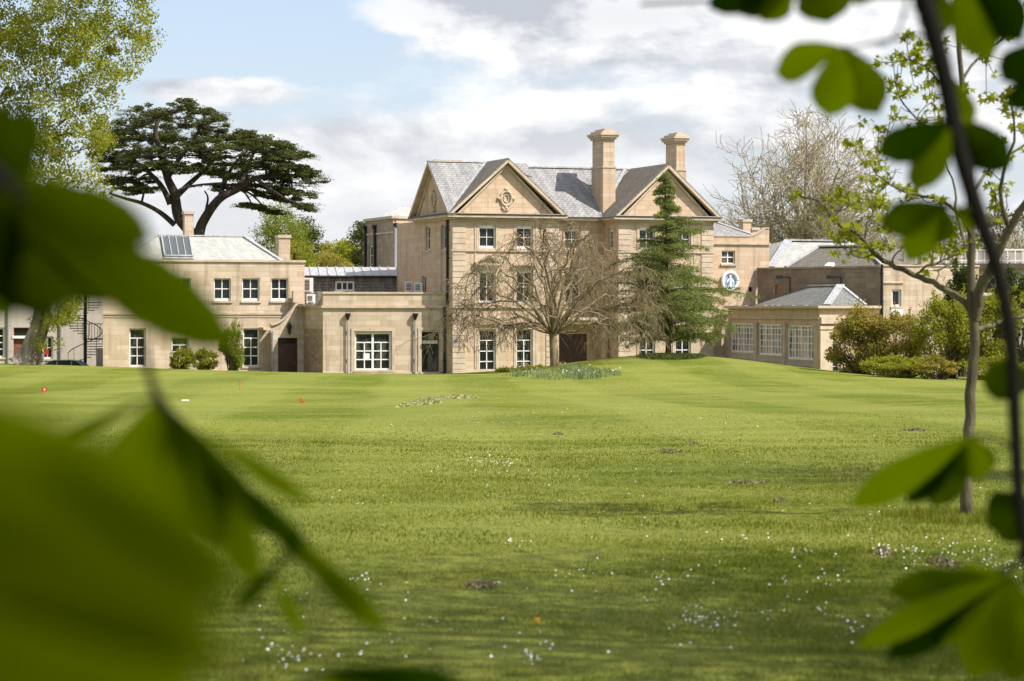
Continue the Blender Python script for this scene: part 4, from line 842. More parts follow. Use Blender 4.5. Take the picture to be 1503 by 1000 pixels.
def clump_tree(name, label, poly, Yd, dep, ncl, cr, nl, ls, m, bark, trunkpts, r0, seed, cat='tree', group=None, flat=0., squash=.7, limb=.06, aspect=.55, base=None, gap=0):
    """leaf clumps spread through a crown volume, each reached by a limb"""
    r_ = np.random.default_rng(seed); xs_ = [p[0] for p in poly]; ys_ = [p[1] for p in poly]; C = []
    cx0 = np.mean(xs_); wx = (max(xs_) - min(xs_)) / 2
    while len(C) < ncl:
        q = (r_.uniform(min(xs_), max(xs_)), r_.uniform(min(ys_), max(ys_)))
        if in_poly(q, poly) and not (gap and r_.uniform() < gap * (math.sin(q[0] * .045 + 1) * math.sin(q[1] * .05) > .25)):
            e = math.sqrt(max(0.05, 1 - ((q[0] - cx0) / (wx * 1.05)) ** 2)); C.append(px2w(q[0], q[1], Yd + dep * e * r_.uniform(-1, 1)))
    C = np.array(C); tp = np.array([px2w(x, y, Yd + (o[0] if o else 0)) for x, y, *o in trunkpts]); b = tp[0] if base is None else base
    t = thing(name, b, label, cat, group)
    nb = NB(); tc_ = curve(tp, 3 * len(tp)); nb.tube(tc_, np.linspace(r0, r0 * .35, len(tc_)), 9)
    nodes = list(tc_[len(tc_) // 3:]); order = np.argsort(np.linalg.norm(C - tc_[len(tc_) // 2], axis=1))
    for i in order[:ncl if ncl < 260 else 260]:
        N_ = np.array(nodes); dd = np.linalg.norm(N_ - C[i], axis=1) + np.maximum(0, N_[:, 2] - C[i][2]) * .8; j = int(np.argmin(dd)); a = N_[j]; L = np.linalg.norm(C[i] - a)
        mid = a * .5 + C[i] * .5 + r_.normal(size=3) * L * .12 + np.array([0, 0, L * .08]); P = curve([a, mid, C[i]], 6)
        nb.tube(P, np.linspace(max(limb, r0 * .02) * (1 if L > cr * 2 else .6), limb * .25, 6), 4); nodes += [P[3], P[5]]
    nb.build('trunk', M[bark], t, True)
    lb = NB(); k = r_.poisson(nl, ncl) + 3
    off = ball(int(k.sum()), r_) * (cr, cr, cr * squash); sc = np.repeat(r_.uniform(.55, 1.35, ncl), k)[:, None]
    leaves(lb, np.repeat(C, k, 0) + off * sc, ls, flat, aspect, r_); lb.build('crown', M[m], t); return t
def bush(name, label, cx, cy_, rx, ry, Yd, nl, ls, m, seed, cat='shrub', group=None, dep=None, stems=9):
    r_ = np.random.default_rng(seed); c = px2w(cx, cy_, Yd); RX = rx * 1.14 / FPX * Yd; RY = ry * 1.10 / FPX * Yd; dp = dep or RX * .8; g0 = float(gz(c[0], Yd)); b = np.array([c[0], Yd, g0])
    t = thing(name, b, label, cat, group); nb = NB(); lb = NB(); ncl = 46
    U = unit(r_.normal(size=(ncl, 3))) * r_.uniform(.62, 1.06, (ncl, 1)); C = c + U * (RX * .86, dp * .86, RY * .86); C[:, 2] = np.maximum(C[:, 2], g0 + .1)
    for i in range(ncl): a = b + np.array([r_.normal() * RX * .12, r_.normal() * .1, -.1]); nb.tube(curve([a, a * .4 + C[i] * .6 + r_.normal(size=3) * RX * .08, C[i]], 6), np.linspace(.035, .01, 6), 4)
    nb.build('stem', M['bark'], t)
    k = np.full(ncl, max(6, nl // ncl)); s_ = np.repeat(r_.uniform(.16, .38, ncl), k)[:, None]
    leaves(lb, np.repeat(C, k, 0) + ball(int(k.sum()), r_) * (RX, dp, RY * .85) * s_, ls, 0, .5, r_); P = C[np.argsort(-C[:, 2])[:14]]
    for p in P:   # sprigs that break the outline
        q = p + np.linspace(0, 1, 22)[:, None] * (unit(p - c) * .8 + np.array([0, 0, .6])) * RY * .30 + r_.normal(size=(22, 3)) * ls * .7; leaves(lb, q, ls, r=r_)
    lb.build('foliage', M[m], t); return t

# ---- cedar of Lebanon behind the west wing
Yc = 190; ced = thing('cedar_tree', (*px2w(280, 0, Yc)[:2], 0), 'huge dark cedar with flat spreading layers of foliage behind the west wing', 'tree')
nb = NB(); r_ = np.random.default_rng(3)
def L3(pts): return np.array([px2w(p[0], p[1], Yc + (p[2] if len(p) > 2 else 0)) for p in pts])
limbs = [([(283, 480), (282, 400), (280, 345), (262, 318), (256, 285), (246, 262), (236, 225), (228, 195), (235, 165)], 19, 4), ([(285, 400), (292, 345), (300, 322), (322, 292, -1), (350, 277, -1), (375, 262, -2), (410, 258, -2), (440, 258, -2)], 15, 3),
         ([(256, 330), (235, 312), (210, 299, -1), (185, 292, -1), (160, 284, -1)], 7, 2.5), ([(250, 300), (238, 275), (215, 250, 1), (190, 232, 2), (165, 222, 2)], 8, 2), ([(257, 290), (280, 268, 2), (300, 250, 2), (320, 228, 2), (335, 205, 2)], 8, 2),
         ([(246, 262), (262, 235, -2), (285, 205, -2), (300, 175, -2)], 7, 2), ([(350, 277, -1), (362, 250, 0), (372, 225, 1), (380, 205, 1)], 7, 2), ([(322, 292), (332, 262, 2), (345, 240, 2), (362, 222, 3)], 7, 2), ([(236, 225), (215, 205, 2), (195, 190, 2)], 5, 2), ([(255, 300), (262, 280, -3), (290, 272, -3), (330, 268, -3)], 5, 1.5), ([(375, 262, -2), (400, 280, -3), (420, 292, -3), (445, 302, -3)], 5, 1.5), ([(300, 322), (303, 305), (305, 290), (300, 280)], 4, 1.5)]
for P, r0, r1 in limbs: Q = curve(L3(P), 4 * len(P)); nb.tube(Q, np.linspace(r0, r1, len(Q)) / FPX * Yc * .62, 8)
pads = [(235, 163, 62, 10), (205, 178, 42, 10), (285, 178, 48, 9), (300, 163, 26, 5), (175, 196, 30, 10), (215, 198, 50, 10), (262, 200, 48, 10), (325, 196, 42, 8), (352, 205, 34, 8), (385, 203, 30, 6), (410, 213, 28, 6), (335, 212, 50, 9), (395, 222, 46, 8), (425, 228, 34, 6), (185, 222, 40, 9), (235, 222, 55, 10), (300, 224, 52, 9), (350, 235, 48, 9), (398, 243, 50, 9), (437, 248, 30, 6), (455, 258, 18, 4), (170, 240, 26, 8), (205, 246, 34, 7), (262, 244, 30, 7), (290, 247, 40, 7), (330, 254, 34, 7), (420, 262, 44, 8), (380, 270, 34, 6), (175, 262, 28, 7), (200, 270, 30, 6), (215, 279, 22, 4), (330, 274, 28, 4), (425, 280, 34, 7), (400, 290, 22, 4), (432, 294, 28, 5), (445, 304, 16, 4), (372, 302, 18, 3), (392, 308, 18, 3), (165, 210, 20, 7)]
lb = NB()
for cx_, cy_, hw, hh in pads:
    dpt = r_.uniform(-4, 4); c = px2w(cx_, cy_, Yc + dpt); RX = hw / FPX * Yc; RH = hh * .85 / FPX * Yc; RY = RX * r_.uniform(.7, 1.0)
    tilt = float(np.clip((290 - cx_) / 500, -.28, .28)) + r_.normal() * .08
    nsub = int(6 + hw * .36)
    for k in range(nsub):
        a = r_.uniform(0, 2 * math.pi); q = math.sqrt(r_.uniform(0, 1)); s = c + np.array([RX * 1.05 * q * math.cos(a), RY * q * math.sin(a), RH * (r_.uniform(-1.1, 1.3) - .5 * q * q) + tilt * RX * q * math.cos(a)])
        n_ = int(120 * r_.uniform(.5, 1.2)); C = s + ball(n_, r_) * (r_.uniform(.35, .8), r_.uniform(.35, .7), RH * r_.uniform(.15, .42) + .06); leaves(lb, C, .12, .6, .36, r_)
        e = s - np.array([0, 0, RH * .3]); a0 = c * .5 + s * .5 - np.array([0, 0, RH * .7]); nb.tube(curve([c - np.array([0, 0, RH * .8]), a0, e], 5), [.05, .042, .034, .026, .02], 4)
    for k in range(int(14 + hw * .6)):
        a = r_.uniform(0, 2 * math.pi); d0 = np.array([math.cos(a), math.sin(a), .05]); o = c + d0 * (RX * .8, RY * .8, 0) + np.array([0, 0, r_.uniform(-.9, .9) * RH + tilt * RX * .8 * math.cos(a)]); Ls = r_.uniform(.5, 1.3); tt = np.linspace(0, 1, 26)[:, None]
        leaves(lb, o + d0 * Ls * tt + np.array([0, 0, 1]) * (.10 * tt - .30 * tt ** 2) * Ls + r_.normal(size=(26, 3)) * (.10, .10, .035), .075, .5, .32, r_)
    lim = min((np.linalg.norm(curve(L3(P), 24) - c, axis=1).min(), i) for i, (P, _, _) in enumerate(limbs))[1]; LQ = curve(L3(limbs[lim][0]), 24); j = int(np.argmin(np.linalg.norm(LQ - c, axis=1) + np.maximum(0, LQ[:, 2] - c[2])))
    nb.tube(curve([LQ[j], LQ[j] * .5 + c * .5 + np.array([0, 0, .3]), c - np.array([0, 0, RH * .8])], 7), np.linspace(.11, .05, 7), 5)
nb.build('trunk', M['bark_dark'], ced, True); lb.build('crown', M['cedar'], ced)

# ---- plane tree at the left, its crown reaching over the frame
poly = [(-170, -120), (215, -120), (228, -20), (222, 30), (232, 70), (205, 90), (195, 118), (168, 135), (172, 180), (160, 210), (165, 240), (140, 262), (150, 300), (140, 340), (150, 370), (120, 400), (95, 420), (60, 430), (-170, 420)]
g0 = G(46, 150)
pt = clump_tree('plane_tree', 'big spring-green plane tree with mottled trunk at the left of the lawn', poly, 150, 5, 620, .95, 190, .105, 'plane', 'bark', [(44, 534), (52, 505), (62, 475), (64, 430), (60, 380), (30, 300), (0, 200), (-30, 100), (-40, 0)], .55, 21, limb=.07, squash=.8, base=g0)
pt.children[0]; r_ = np.random.default_rng(5)
nb = NB(); Q = curve([px2w(34, 538, 150), px2w(42, 522, 150), px2w(50, 500, 150), px2w(60, 472, 150), px2w(66, 430, 150)], 14); nb.tube(Q, np.interp(np.linspace(0, 1, 14), [0, .12, .4, 1], [1.05, .78, .62, .52]), 14); nb.build('lower_trunk', M['bark_pale'], pt, True)
lb = NB(); tw = NB()
for k in range(30):
    cx_ = r_.uniform(52, 116); cy_ = 440 + abs(r_.normal()) * 22 + (25 if cx_ < 85 else 0); c = px2w(cx_, cy_, 148 + r_.uniform(-2, 2)); leaves(lb, c + ball(110, r_) * (.55, .55, .5), .08, r=r_); a = px2w(68 + (cx_ - 68) * .4, 405, 149); tw.tube(curve([a, (a + c) / 2 + np.array([.2, 0, .3]), c], 6), np.linspace(.05, .012, 6), 4)
lb.build('low_hanging_foliage', M['plane'], pt); tw.build('hanging_twig', M['bark'], pt)

# ---- trees behind, left of the manor
gp = 'trees beyond the manor'
clump_tree('willow_tree', 'lime green willow rising behind the chimney of the west wing', [(372, 395), (375, 345), (385, 318), (400, 306), (420, 308), (437, 330), (452, 350), (462, 395)], 205, 3, 110, .75, 110, .09, 'willow', 'bark', [(410, 440), (410, 380), (408, 340)], .3, 31, group=gp, squash=1.4)
clump_tree('dark_oak_tree', 'small round dark green tree right of the lime willow', [(432, 395), (434, 335), (443, 322), (456, 324), (468, 345), (466, 395)], 225, 3, 60, .8, 110, .1, 'dark_leaf', 'bark', [(452, 440), (452, 360)], .3, 32, group=gp)
clump_tree('bronze_tree', 'low tree with bronze tinged leaves above the rear range roof', [(455, 400), (462, 378), (480, 372), (502, 378), (520, 388), (522, 400)], 215, 3, 60, .6, 90, .09, 'bronze', 'bark', [(485, 440), (485, 390)], .25, 33, group=gp)
clump_tree('rounded_green_tree', 'rounded olive green tree between the lime willow and the stone tower', [(462, 385), (475, 362), (500, 355), (522, 362), (540, 385)], 235, 4, 60, .9, 110, .12, 'shrub', 'bark', [(500, 440), (500, 370)], .3, 34, group=gp)
clump_tree('conifer', 'dark conifer partly hidden by the stone tower', [(519, 392), (518, 345), (526, 325), (540, 322), (545, 392)], 222, 2, 46, .7, 110, .1, 'dark_leaf', 'bark', [(532, 440), (532, 330)], .25, 35, group=gp)
clump_tree('feathery_evergreen', 'spreading feathery green evergreen in front of the lime willow', [(395, 395), (400, 372), (430, 352), (455, 362), (462, 395)], 200, 3, 55, .6, 100, .08, 'shrub', 'bark', [(432, 440), (432, 370)], .25, 36, group=gp, flat=.6, squash=.5)

# ---- bare trees behind, right
gb = 'bare trees behind the service range'
bare_tree('bare_tree', 'tall bare broad-crowned tree standing right of the manor chimneys', 1150, 215, 62, 48, group=gb, rmin=.022, width=1.3, kids=(12, 8, 7, 5), trunk=.12, leaf=('plane', .10, .07, 1))
bare_tree('bare_tree', 'smaller bare tree close beside the right gable of the manor', 1072, 222, 258, 42, group=gb, width=1.0, kids=(9, 7, 6, 4), leaf=('plane', .12, .06, 1))
bare_tree('bare_tree', 'bare tree just right of the tall broad-crowned one', 1218, 212, 235, 43, group=gb, kids=(9, 7, 6, 4), leaf=('willow', .16, .07, 2))
bare_tree('bare_tree', 'bare tree with yellowish twigs above the pale hipped roof', 1268, 220, 262, 44, group=gb, kids=(9, 7, 6, 4), leaf=('willow', .25, .07, 2))
for i, (px, tp, lb_) in enumerate(((1320, 250, 'bare tree behind the dark slate roof, left of the young maple stem'), (1370, 238, 'bare tree left of where the maple stem crosses the terrace'), (1440, 255, 'bare tree behind the left part of the white balustrade'), (1500, 235, 'bare tree behind the balustrade at the right edge'), (1120, 292, 'low bare tree over the swept parapet of the east wing'))):
    bare_tree('bare_tree', lb_, px, 218 + 6 * (i % 2), tp, 50 + i, group=gb, kids=(9, 7, 6), leaf=('shrub', .10, .07, 1))
clump_tree('dark_bush', 'dark evergreen hedge rising behind the service range roofs', [(1130, 380), (1150, 332), (1200, 322), (1300, 318), (1400, 322), (1560, 310), (1560, 380)], 235, 4, 150, 1.1, 100, .13, 'dark_leaf', 'bark', [(1300, 440), (1300, 350)], .3, 60, cat='hedge')

# ---- weeping tree in front of the manor
Yw = 139; b = G(815, Yw); wt = thing('weeping_tree', b, 'bare weeping tree with ochre hanging twigs in front of the manor', 'tree')
nb = NB(); tw = NB(); r_ = np.random.default_rng(12)
def W3(pts): return np.array([px2w(p[0], p[1], Yw + (p[2] if len(p) > 2 else 0)) for p in pts])
tr = curve(np.vstack([b - [0, 0, .2], W3([(813, 518), (812, 502), (811, 488)])]), 12); nb.tube(tr, np.interp(np.linspace(0, 1, 12), [0, .15, 1], [.34, .26, .20]), 10)
mains = []
ends = [(690, 472, 1), (712, 462, -3), (745, 474, 3), (880, 470, 3), (915, 462, -3), (938, 470, 1), (840, 440, 5), (780, 440, -5), (684, 440, 0), (950, 432, 0), (694, 400, 2), (940, 392, -2), (660, 462, -1), (700, 420, 1), (722, 372, -2), (755, 345, 2), (795, 336, -1), (838, 328, 2), (868, 345, -2), (900, 368, 1), (920, 400, -1), (735, 400, -4), (880, 380, 4), (780, 370, 4), (845, 360, -4), (690, 445, 2), (930, 430, 2), (820, 395, -5), (760, 420, 5), (870, 420, 5), (800, 350, 3)]
for (ex, ey, ez) in ends:
    mx_ = 811 + (ex - 811) * .40 + r_.normal() * 5; my = 480 - (480 - ey) * .62 + r_.normal() * 4
    P = curve(np.vstack([tr[-2:-1], W3([(mx_, my, ez * .5), (811 + (ex - 811) * .78, ey + 6, ez * .8), (ex, ey + 2, ez), (ex + (ex - 811) * .16, ey + 30, ez * 1.2)])]), 18)
    P[3:-1] += r_.normal(size=(14, 3)) * .12; nb.tube(P, np.linspace(.075, .016, 18), 6); mains.append(P)
subs = []
for P in mains:
    for k in range(9):
        i = r_.integers(5, 17); d = unit(P[i] - P[i - 1]) * .6 + r_.normal(size=3) * (.75, .75, .25) + np.array([0, 0, .25]); L = r_.uniform(1.0, 2.4); q = [P[i]]
        d = unit(d)
        for s in range(7): d = unit(d + np.array([0, 0, -.20]) + r_.normal(size=3) * .12); q.append(q[-1] + d * L / 7)
        q = np.array(q); nb.tube(q, np.linspace(.022, .009, 8), 4); subs.append(q)
for P in subs + [m_[8:] for m_ in mains] * 4:
    for k in range(int(r_.uniform(0, 14))):
        i = r_.integers(1, len(P)); d = unit(r_.normal(size=3) * (1, 1, .35) + np.array([0, 0, .1])); L = r_.uniform(.4, 2.0); q = [P[i]]
        for s in range(6): d = unit(d + np.array([0, 0, -.36]) + r_.normal(size=3) * .17); q.append(q[-1] + d * L / 6)
        q = np.array(q)
        if q[-1][2] < b[2] + .7: q = q[q[:, 2] > b[2] + .7]
        if len(q) > 2: tw.tube(q, np.linspace(.012, .007, len(q)), 3)
        if len(q) > 3 and r_.uniform() < .8: C = q[2:] + r_.normal(size=(len(q) - 2, 3)) * .03; leaves(tw, C, .035, r=r_)
print('weep', tw.n); nb.build('trunk', M['twig_weep'], wt, True); tw.build('crown', M['twig_weep'], wt)

# ---- young deodar on the mound
Yd_ = 145.5; b = G(981, Yd_); dt = thing('deodar_tree', b, 'young green deodar conifer with drooping tiers standing on the mound', 'tree')
nb = NB(); lb = NB(); r_ = np.random.default_rng(9); top = px2w(976, 254, Yd_); H_ = top[2] - b[2]
nb.tube(curve([b - [0, 0, .2], b + [0, 0, 1.2], b * .5 + top * .5, top], 14), np.interp(np.linspace(0, 1, 14), [0, .1, 1], [.27, .20, .02]), 8)
zz = .75
prof = lambda f: np.interp(f, [0, .1, .2, .35, .5, .62, .75, .85, .95, 1], [3.3, 4.3, 4.5, 3.6, 2.8, 2.3, 1.35, .85, .40, .05])
while zz < H_ * .995:
    f = zz / H_; a = r_.uniform(0, 2 * math.pi); big = 1.30 if r_.uniform() < .2 else 1
    L = prof(f) * (.45 + .65 * r_.uniform() ** .8) * big * (1.22 if math.cos(a) > .2 and f < .34 else 1) * (.88 if math.cos(a) < -.3 and f < .3 else 1)
    c = b + (top - b) * f; d = np.array([math.cos(a), math.sin(a), .30]); P = [c]; d = unit(d); ns = 9
    for s in range(ns): d = unit(d + np.array([0, 0, (-.085 if f > .3 else -.10) if s > 2 else -.02]) + r_.normal(size=3) * .04); P.append(P[-1] + d * L / ns)
    P = np.array(P); nb.tube(P, np.linspace(.012 + .018 * L, .008, ns + 1), 4)
    for s in range(2, ns + 1):
        w_ = .10 + .16 * L * (1 - (s / ns)) ** .7 * .8; k = int((26 + 90 * w_) * (1.5 if f < .42 else 1)); C = P[s] + r_.normal(size=(k, 3)) * (w_ * .9, w_ * .9, .055) - np.array([0, 0, .05]) ; leaves(lb, C, .060, .5, .28, r_, .25)
        for sg in (-1, 1):   # side sprays that droop
            sd = unit(np.cross(d, [0, 0, 1])) * sg; Lw = L * .30 * (1.1 - s / ns * .8) * r_.uniform(.5, 1.2); tt = np.linspace(0, 1, int(10 + 26 * Lw))[:, None]
            q = P[s] + (sd + unit(P[s] - c) * .7) * Lw * tt - np.array([0, 0, 1]) * (tt ** 1.7) * Lw * .55 + r_.normal(size=(len(tt), 3)) * .08; leaves(lb, q, .07, .2, .28, r_, .5)
    zz += .036 + (.026 if f < .45 else .045) + (.16 if r_.uniform() < .10 and f > .3 else 0)
for k in range(300):
    f = r_.uniform(.10, .62); a = r_.uniform(0, 2 * math.pi); q = r_.uniform(.15, .8) * prof(f); c = b + (top - b) * f + np.array([math.cos(a) * q, math.sin(a) * q, -.12 * q]); leaves(lb, c + r_.normal(size=(90, 3)) * (.24, .24, .10), .07, .2, .28, r_, .5)
print('deodar', lb.n); nb.build('trunk', M['bark_dark'], dt, True); lb.build('crown', M['deodar'], dt)
# ground cover under the deodar, daffodils under the weeping tree
def tuft_bed(name, label, x0, x1, px_c, py_c, rx, ry, n, h, w_, m, kind='stuff', seed=1, flowers=0, blob_=None):
    r_ = np.random.default_rng(seed); lb = NB(); C = []
    while len(C) < n:
        q = (r_.uniform(-1, 1), r_.uniform(-1, 1))
        if q[0] ** 2 + q[1] ** 2 < 1: C.append((px_c + q[0] * rx, py_c + q[1] * ry))
    P = np.array([hit(*c) for c in C]); return P, lb, r_
def blades(lb, P, h, w_, r_, lean=.5):
    n = len(P); a = r_.uniform(0, 2 * math.pi, n); d = np.stack([np.cos(a), np.sin(a), np.zeros(n)], 1); s = np.stack([-np.sin(a), np.cos(a), np.zeros(n)], 1) * w_ / 2; hh = (h * r_.uniform(.55, 1.15, n))[:, None]; up_ = np.array([0, 0, 1.]); ln = (lean * r_.uniform(.1, 1, n))[:, None]
    p1 = P + up_ * hh * .55 + d * hh * ln * .25; p2 = P + up_ * hh * .95 + d * hh * ln
    V = np.stack([P - s, P + s, p1 + s * .8, p1 - s * .8, p2], 1).reshape(-1, 3); i = np.arange(n)[:, None] * 5
    lb.add(V, np.concatenate([i + [0, 1, 2, 3]])); lb.F.append(np.concatenate([i + [3, 2, 4]]) + lb.n - len(V))
P, lb, r_ = tuft_bed('', '', 0, 0, 826, 549, 86, 9, 2600, .3, .03, 'daff', seed=4); P = P[(P[:, 0] > -99)]
w3 = (P[:, 0] - P[:, 0].min()) / np.ptp(P[:, 0]); keep = r_.uniform(size=len(P)) < (.30 + .5 * w3) * (.55 + .45 * np.sin(P[:, 0] * 5 + 2 * np.sin(P[:, 1] * 2))); Pk = np.repeat(P[keep], 3, 0); blades(lb, Pk + r_.normal(size=(keep.sum() * 3, 3)) * (.09, .09, 0), .15 + .17 * np.clip(np.sin(Pk[:, 0] * 2.3) * .5 + .6, 0, 1), .022, r_, 1.1)
tag(lb.build('daffodil_bed', M['daff'], None), 'bed of blue-green daffodil leaves round the weeping tree trunk', 'flower bed', None, 'stuff')
lb = NB(); Q = P[r_.integers(0, len(P), 40)] + [0, 0, .30]; leaves(lb, np.repeat(Q, 4, 0) + r_.normal(size=(160, 3)) * .025, .03, r=r_); tag(lb.build('daffodil_flowers', M['petal'], None), 'few pale flower heads among the daffodil leaves', 'flowers', None, 'stuff')
P, lb, r_ = tuft_bed('', '', 0, 0, 985, 525, 48, 3.6, 900, .3, .03, 'daff', seed=5); P[:, 2] = gz(P[:, 0], P[:, 1]); leaves(lb, np.repeat(P, 9, 0) + r_.normal(size=(len(P) * 9, 3)) * (.12, .2, .02) + [0, 0, .10], .06, r=r_)
tag(lb.build('ground_cover', M['dark_leaf'], None), 'dark low ground cover round the deodar trunk', 'ground cover', None, 'stuff')
for (cx_, cy_, rx_, ry_, i) in ((754, 548, 22, 10, 1), (780, 546, 20, 9.5, 2), (739, 552, 10, 6, 3)): bush('low_shrub', ['', 'largest low green shrub at the left end of the daffodil bed', 'low green shrub next to the daffodil leaves, right of the largest one', 'smallest green shrub at the very left tip of the daffodil bed'][i], cx_, cy_, rx_, ry_, 137, 1500, .05, 'shrub', 70 + i, group='low shrubs beside the daffodil bed')

# ---- shrubs by the west wing and on the right
bush('clipped_shrub', 'round green shrub by the wing wall, left of the pair', 266, 529, 17, 15, 153, 3800, .06, 'shrub', 81, group='shrubs along the west wing')
bush('clipped_shrub', 'round green shrub by the wing wall, between its twin and the tall one', 302, 529, 20, 15, 153, 3800, .06, 'shrub', 82, group='shrubs along the west wing')
bush('tall_shrub', 'tall upright yellow-green shrub beside the tall wing window', 340, 510, 19, 36, 153, 6500, .065, 'willow', 83, group='shrubs along the west wing')
gr = 'shrubs in front of the orangery and service range'
bush('bronze_shrub', 'large shrub with bronze tinged leaves in front of the orangery end', 1262, 508, 52, 50, 134, 15000, .075, 'bronze', 91, group=gr)
bush('bronze_shrub', 'bronze and green shrub right of the largest bronze one', 1318, 505, 42, 48, 133, 11000, .075, 'bronze', 92, group=gr)
bush('laurel_shrub', 'low pale green shrub at the foot of the bronze shrubs', 1318, 538, 52, 17, 128, 8000, .06, 'shrub', 93, group=gr)
bush('evergreen_shrub', 'big yellow-green shrub left of the maple stem', 1392, 490, 46, 58, 131, 15000, .075, 'shrub', 94, group=gr)
bush('evergreen_shrub', 'yellow-green shrub right of the maple stem', 1462, 492, 40, 56, 131, 13000, .075, 'shrub', 95, group=gr)
bush('dark_shrub', 'dark evergreen shrub filling the right edge beneath the terrace', 1500, 470, 46, 72, 138, 15000, .09, 'dark_leaf', 96, group=gr)
bush('dark_shrub', 'dark shrub behind the yellow-green one, just left of the maple stem', 1415, 440, 30, 60, 142, 8000, .09, 'dark_leaf', 97, group=gr)
bush('evergreen_shrub', 'small pale shrub low down between the bronze shrubs and the maple stem', 1372, 540, 34, 16, 127, 5000, .06, 'bronze', 98, group=gr)
bush('evergreen_shrub', 'low green shrub at the right edge behind the maple stem', 1458, 542, 44, 20, 129, 6000, .06, 'shrub', 99, group=gr)
bare_tree('bare_shrub', 'thin bare shrub in front of the white balcony door', 1338, 136, 428, 101, kids=(8, 6, 5), width=1.0, rmin=.007, cat='shrub')
bare_tree('climbing_stems', 'wispy bare stems against the wall left of the porch door', 402, 156.5, 505, 102, kids=(5, 4), width=.5, rmin=.006, cat='plant')

# ---- young maple in front
Ym = 22.8; mb_ = hit(1421, 762); Ym = mb_[1]; mt = thing('young_maple', mb_, 'slender young maple with fresh leaf clusters on the right of the lawn', 'tree'); print('maple', mb_)
nb = NB(); lb = NB(); r_ = np.random.default_rng(17)
def Mp(pts): return np.array([px2w(p[0], p[1], Ym + (p[2] if len(p) > 2 else 0)) for p in pts])
br = [([(1421, 766), (1419, 735), (1420, 680), (1422, 620), (1428, 540), (1431, 490), (1426, 450), (1425, 400), (1426, 330), (1423, 250), (1415, 150), (1406, 50), (1400, -60)], 12, 3.5),
      ([(1431, 470), (1440, 425, -.1), (1460, 385, -.2), (1482, 335, -.3), (1510, 290, -.4), (1560, 230, -.5)], 10, 5),
      ([(1428, 458), (1408, 437, .1), (1375, 418, .2), (1345, 405, .2), (1308, 388, .1), (1285, 374, 0), (1268, 352, 0), (1245, 338, .1), (1222, 322, .1), (1205, 298, .2), (1180, 290, .3), (1166, 284, .3)], 6.5, 1.4),
      ([(1434, 484), (1455, 478, .3), (1478, 469, .4), (1520, 462, .5)], 5, 3), ([(1482, 335, -.3), (1470, 295, -.5), (1472, 255, -.6), (1490, 200, -.7), (1480, 140, -.8)], 4.5, 1.5),
      ([(1425, 345), (1398, 305, -.3), (1372, 292, -.5), (1340, 285, -.6), (1300, 268, -.8), (1275, 240, -.8)], 3.5, 1.0), ([(1424, 290), (1442, 262, .3), (1462, 240, .5), (1500, 215, .7), (1540, 190, .8)], 3.5, 1.5),
      ([(1420, 225), (1390, 195, .3), (1355, 182, .5), (1325, 150, .6), (1312, 118, .6)], 3.0, .9), ([(1416, 165), (1385, 128, -.3), (1360, 100, -.4), (1335, 88, -.5)], 2.6, .9), ([(1412, 120), (1440, 80, .2), (1475, 55, .3), (1500, 20, .4)], 2.8, 1.0),
      ([(1345, 405, .2), (1358, 392), (1385, 382), (1410, 366), (1436, 352)], 2.4, .9), ([(1308, 388, .1), (1316, 372), (1330, 360), (1352, 350)], 1.8, .8), ([(1285, 374), (1262, 378, .1), (1245, 370, .2), (1238, 352, .2)], 1.6, .7),
      ([(1375, 418, .2), (1378, 400, .4), (1395, 388, .5), (1400, 370, .6)], 1.8, .7), ([(1268, 352), (1272, 330, .1), (1282, 315, .1), (1276, 300, .1)], 1.6, .7), ([(1222, 322, .1), (1235, 305), (1250, 300)], 1.3, .6), ([(1300, 268, -.8), (1290, 285, -.8), (1268, 292, -.8)], 1.2, .6), ([(1503, 300), (1480, 318, .5), (1462, 300, .5)], 2, .8),
      ([(1425, 450), (1422, 380, .3), (1405, 320, .5), (1400, 270, .6), (1385, 225, .6)], 4, 1.2), ([(1400, -10), (1430, -30), (1470, -40)], 3, 1)]
ends_ = []
for P, r0, r1 in br:
    Q = curve(Mp(P), max(8, 3 * len(P))); Q[1:-1] += r_.normal(size=(len(Q) - 2, 3)) * .006; nb.tube(Q, np.linspace(r0, r1, len(Q)) / FPX * Ym * .82, 8)
    if r0 < 7:
        ends_.append(Q[-1])
        for k in range(7 if r0 > 2.2 else 4):
            i = r_.integers(len(Q) // 3, len(Q)); d = unit(r_.normal(size=3) + unit(Q[i] - Q[i - 1]) * .8 + [0, 0, .35]); L = r_.uniform(.10, .34); q = [Q[i]]
            for s in range(5): d = unit(d + r_.normal(size=3) * .22 + [0, 0, .12]); q.append(q[-1] + d * L / 5)
            q = np.array(q); nb.tube(q, np.linspace(.0055, .003, 6), 4); ends_.append(q[-1])
            if r_.uniform() < .5: e = q[3]; dd = unit(r_.normal(size=3) + [0, 0, .4]) * .12; q2 = np.array([e, e + dd * .5, e + dd]); nb.tube(q2, [.004, .003, .0025], 3); ends_.append(q2[-1])
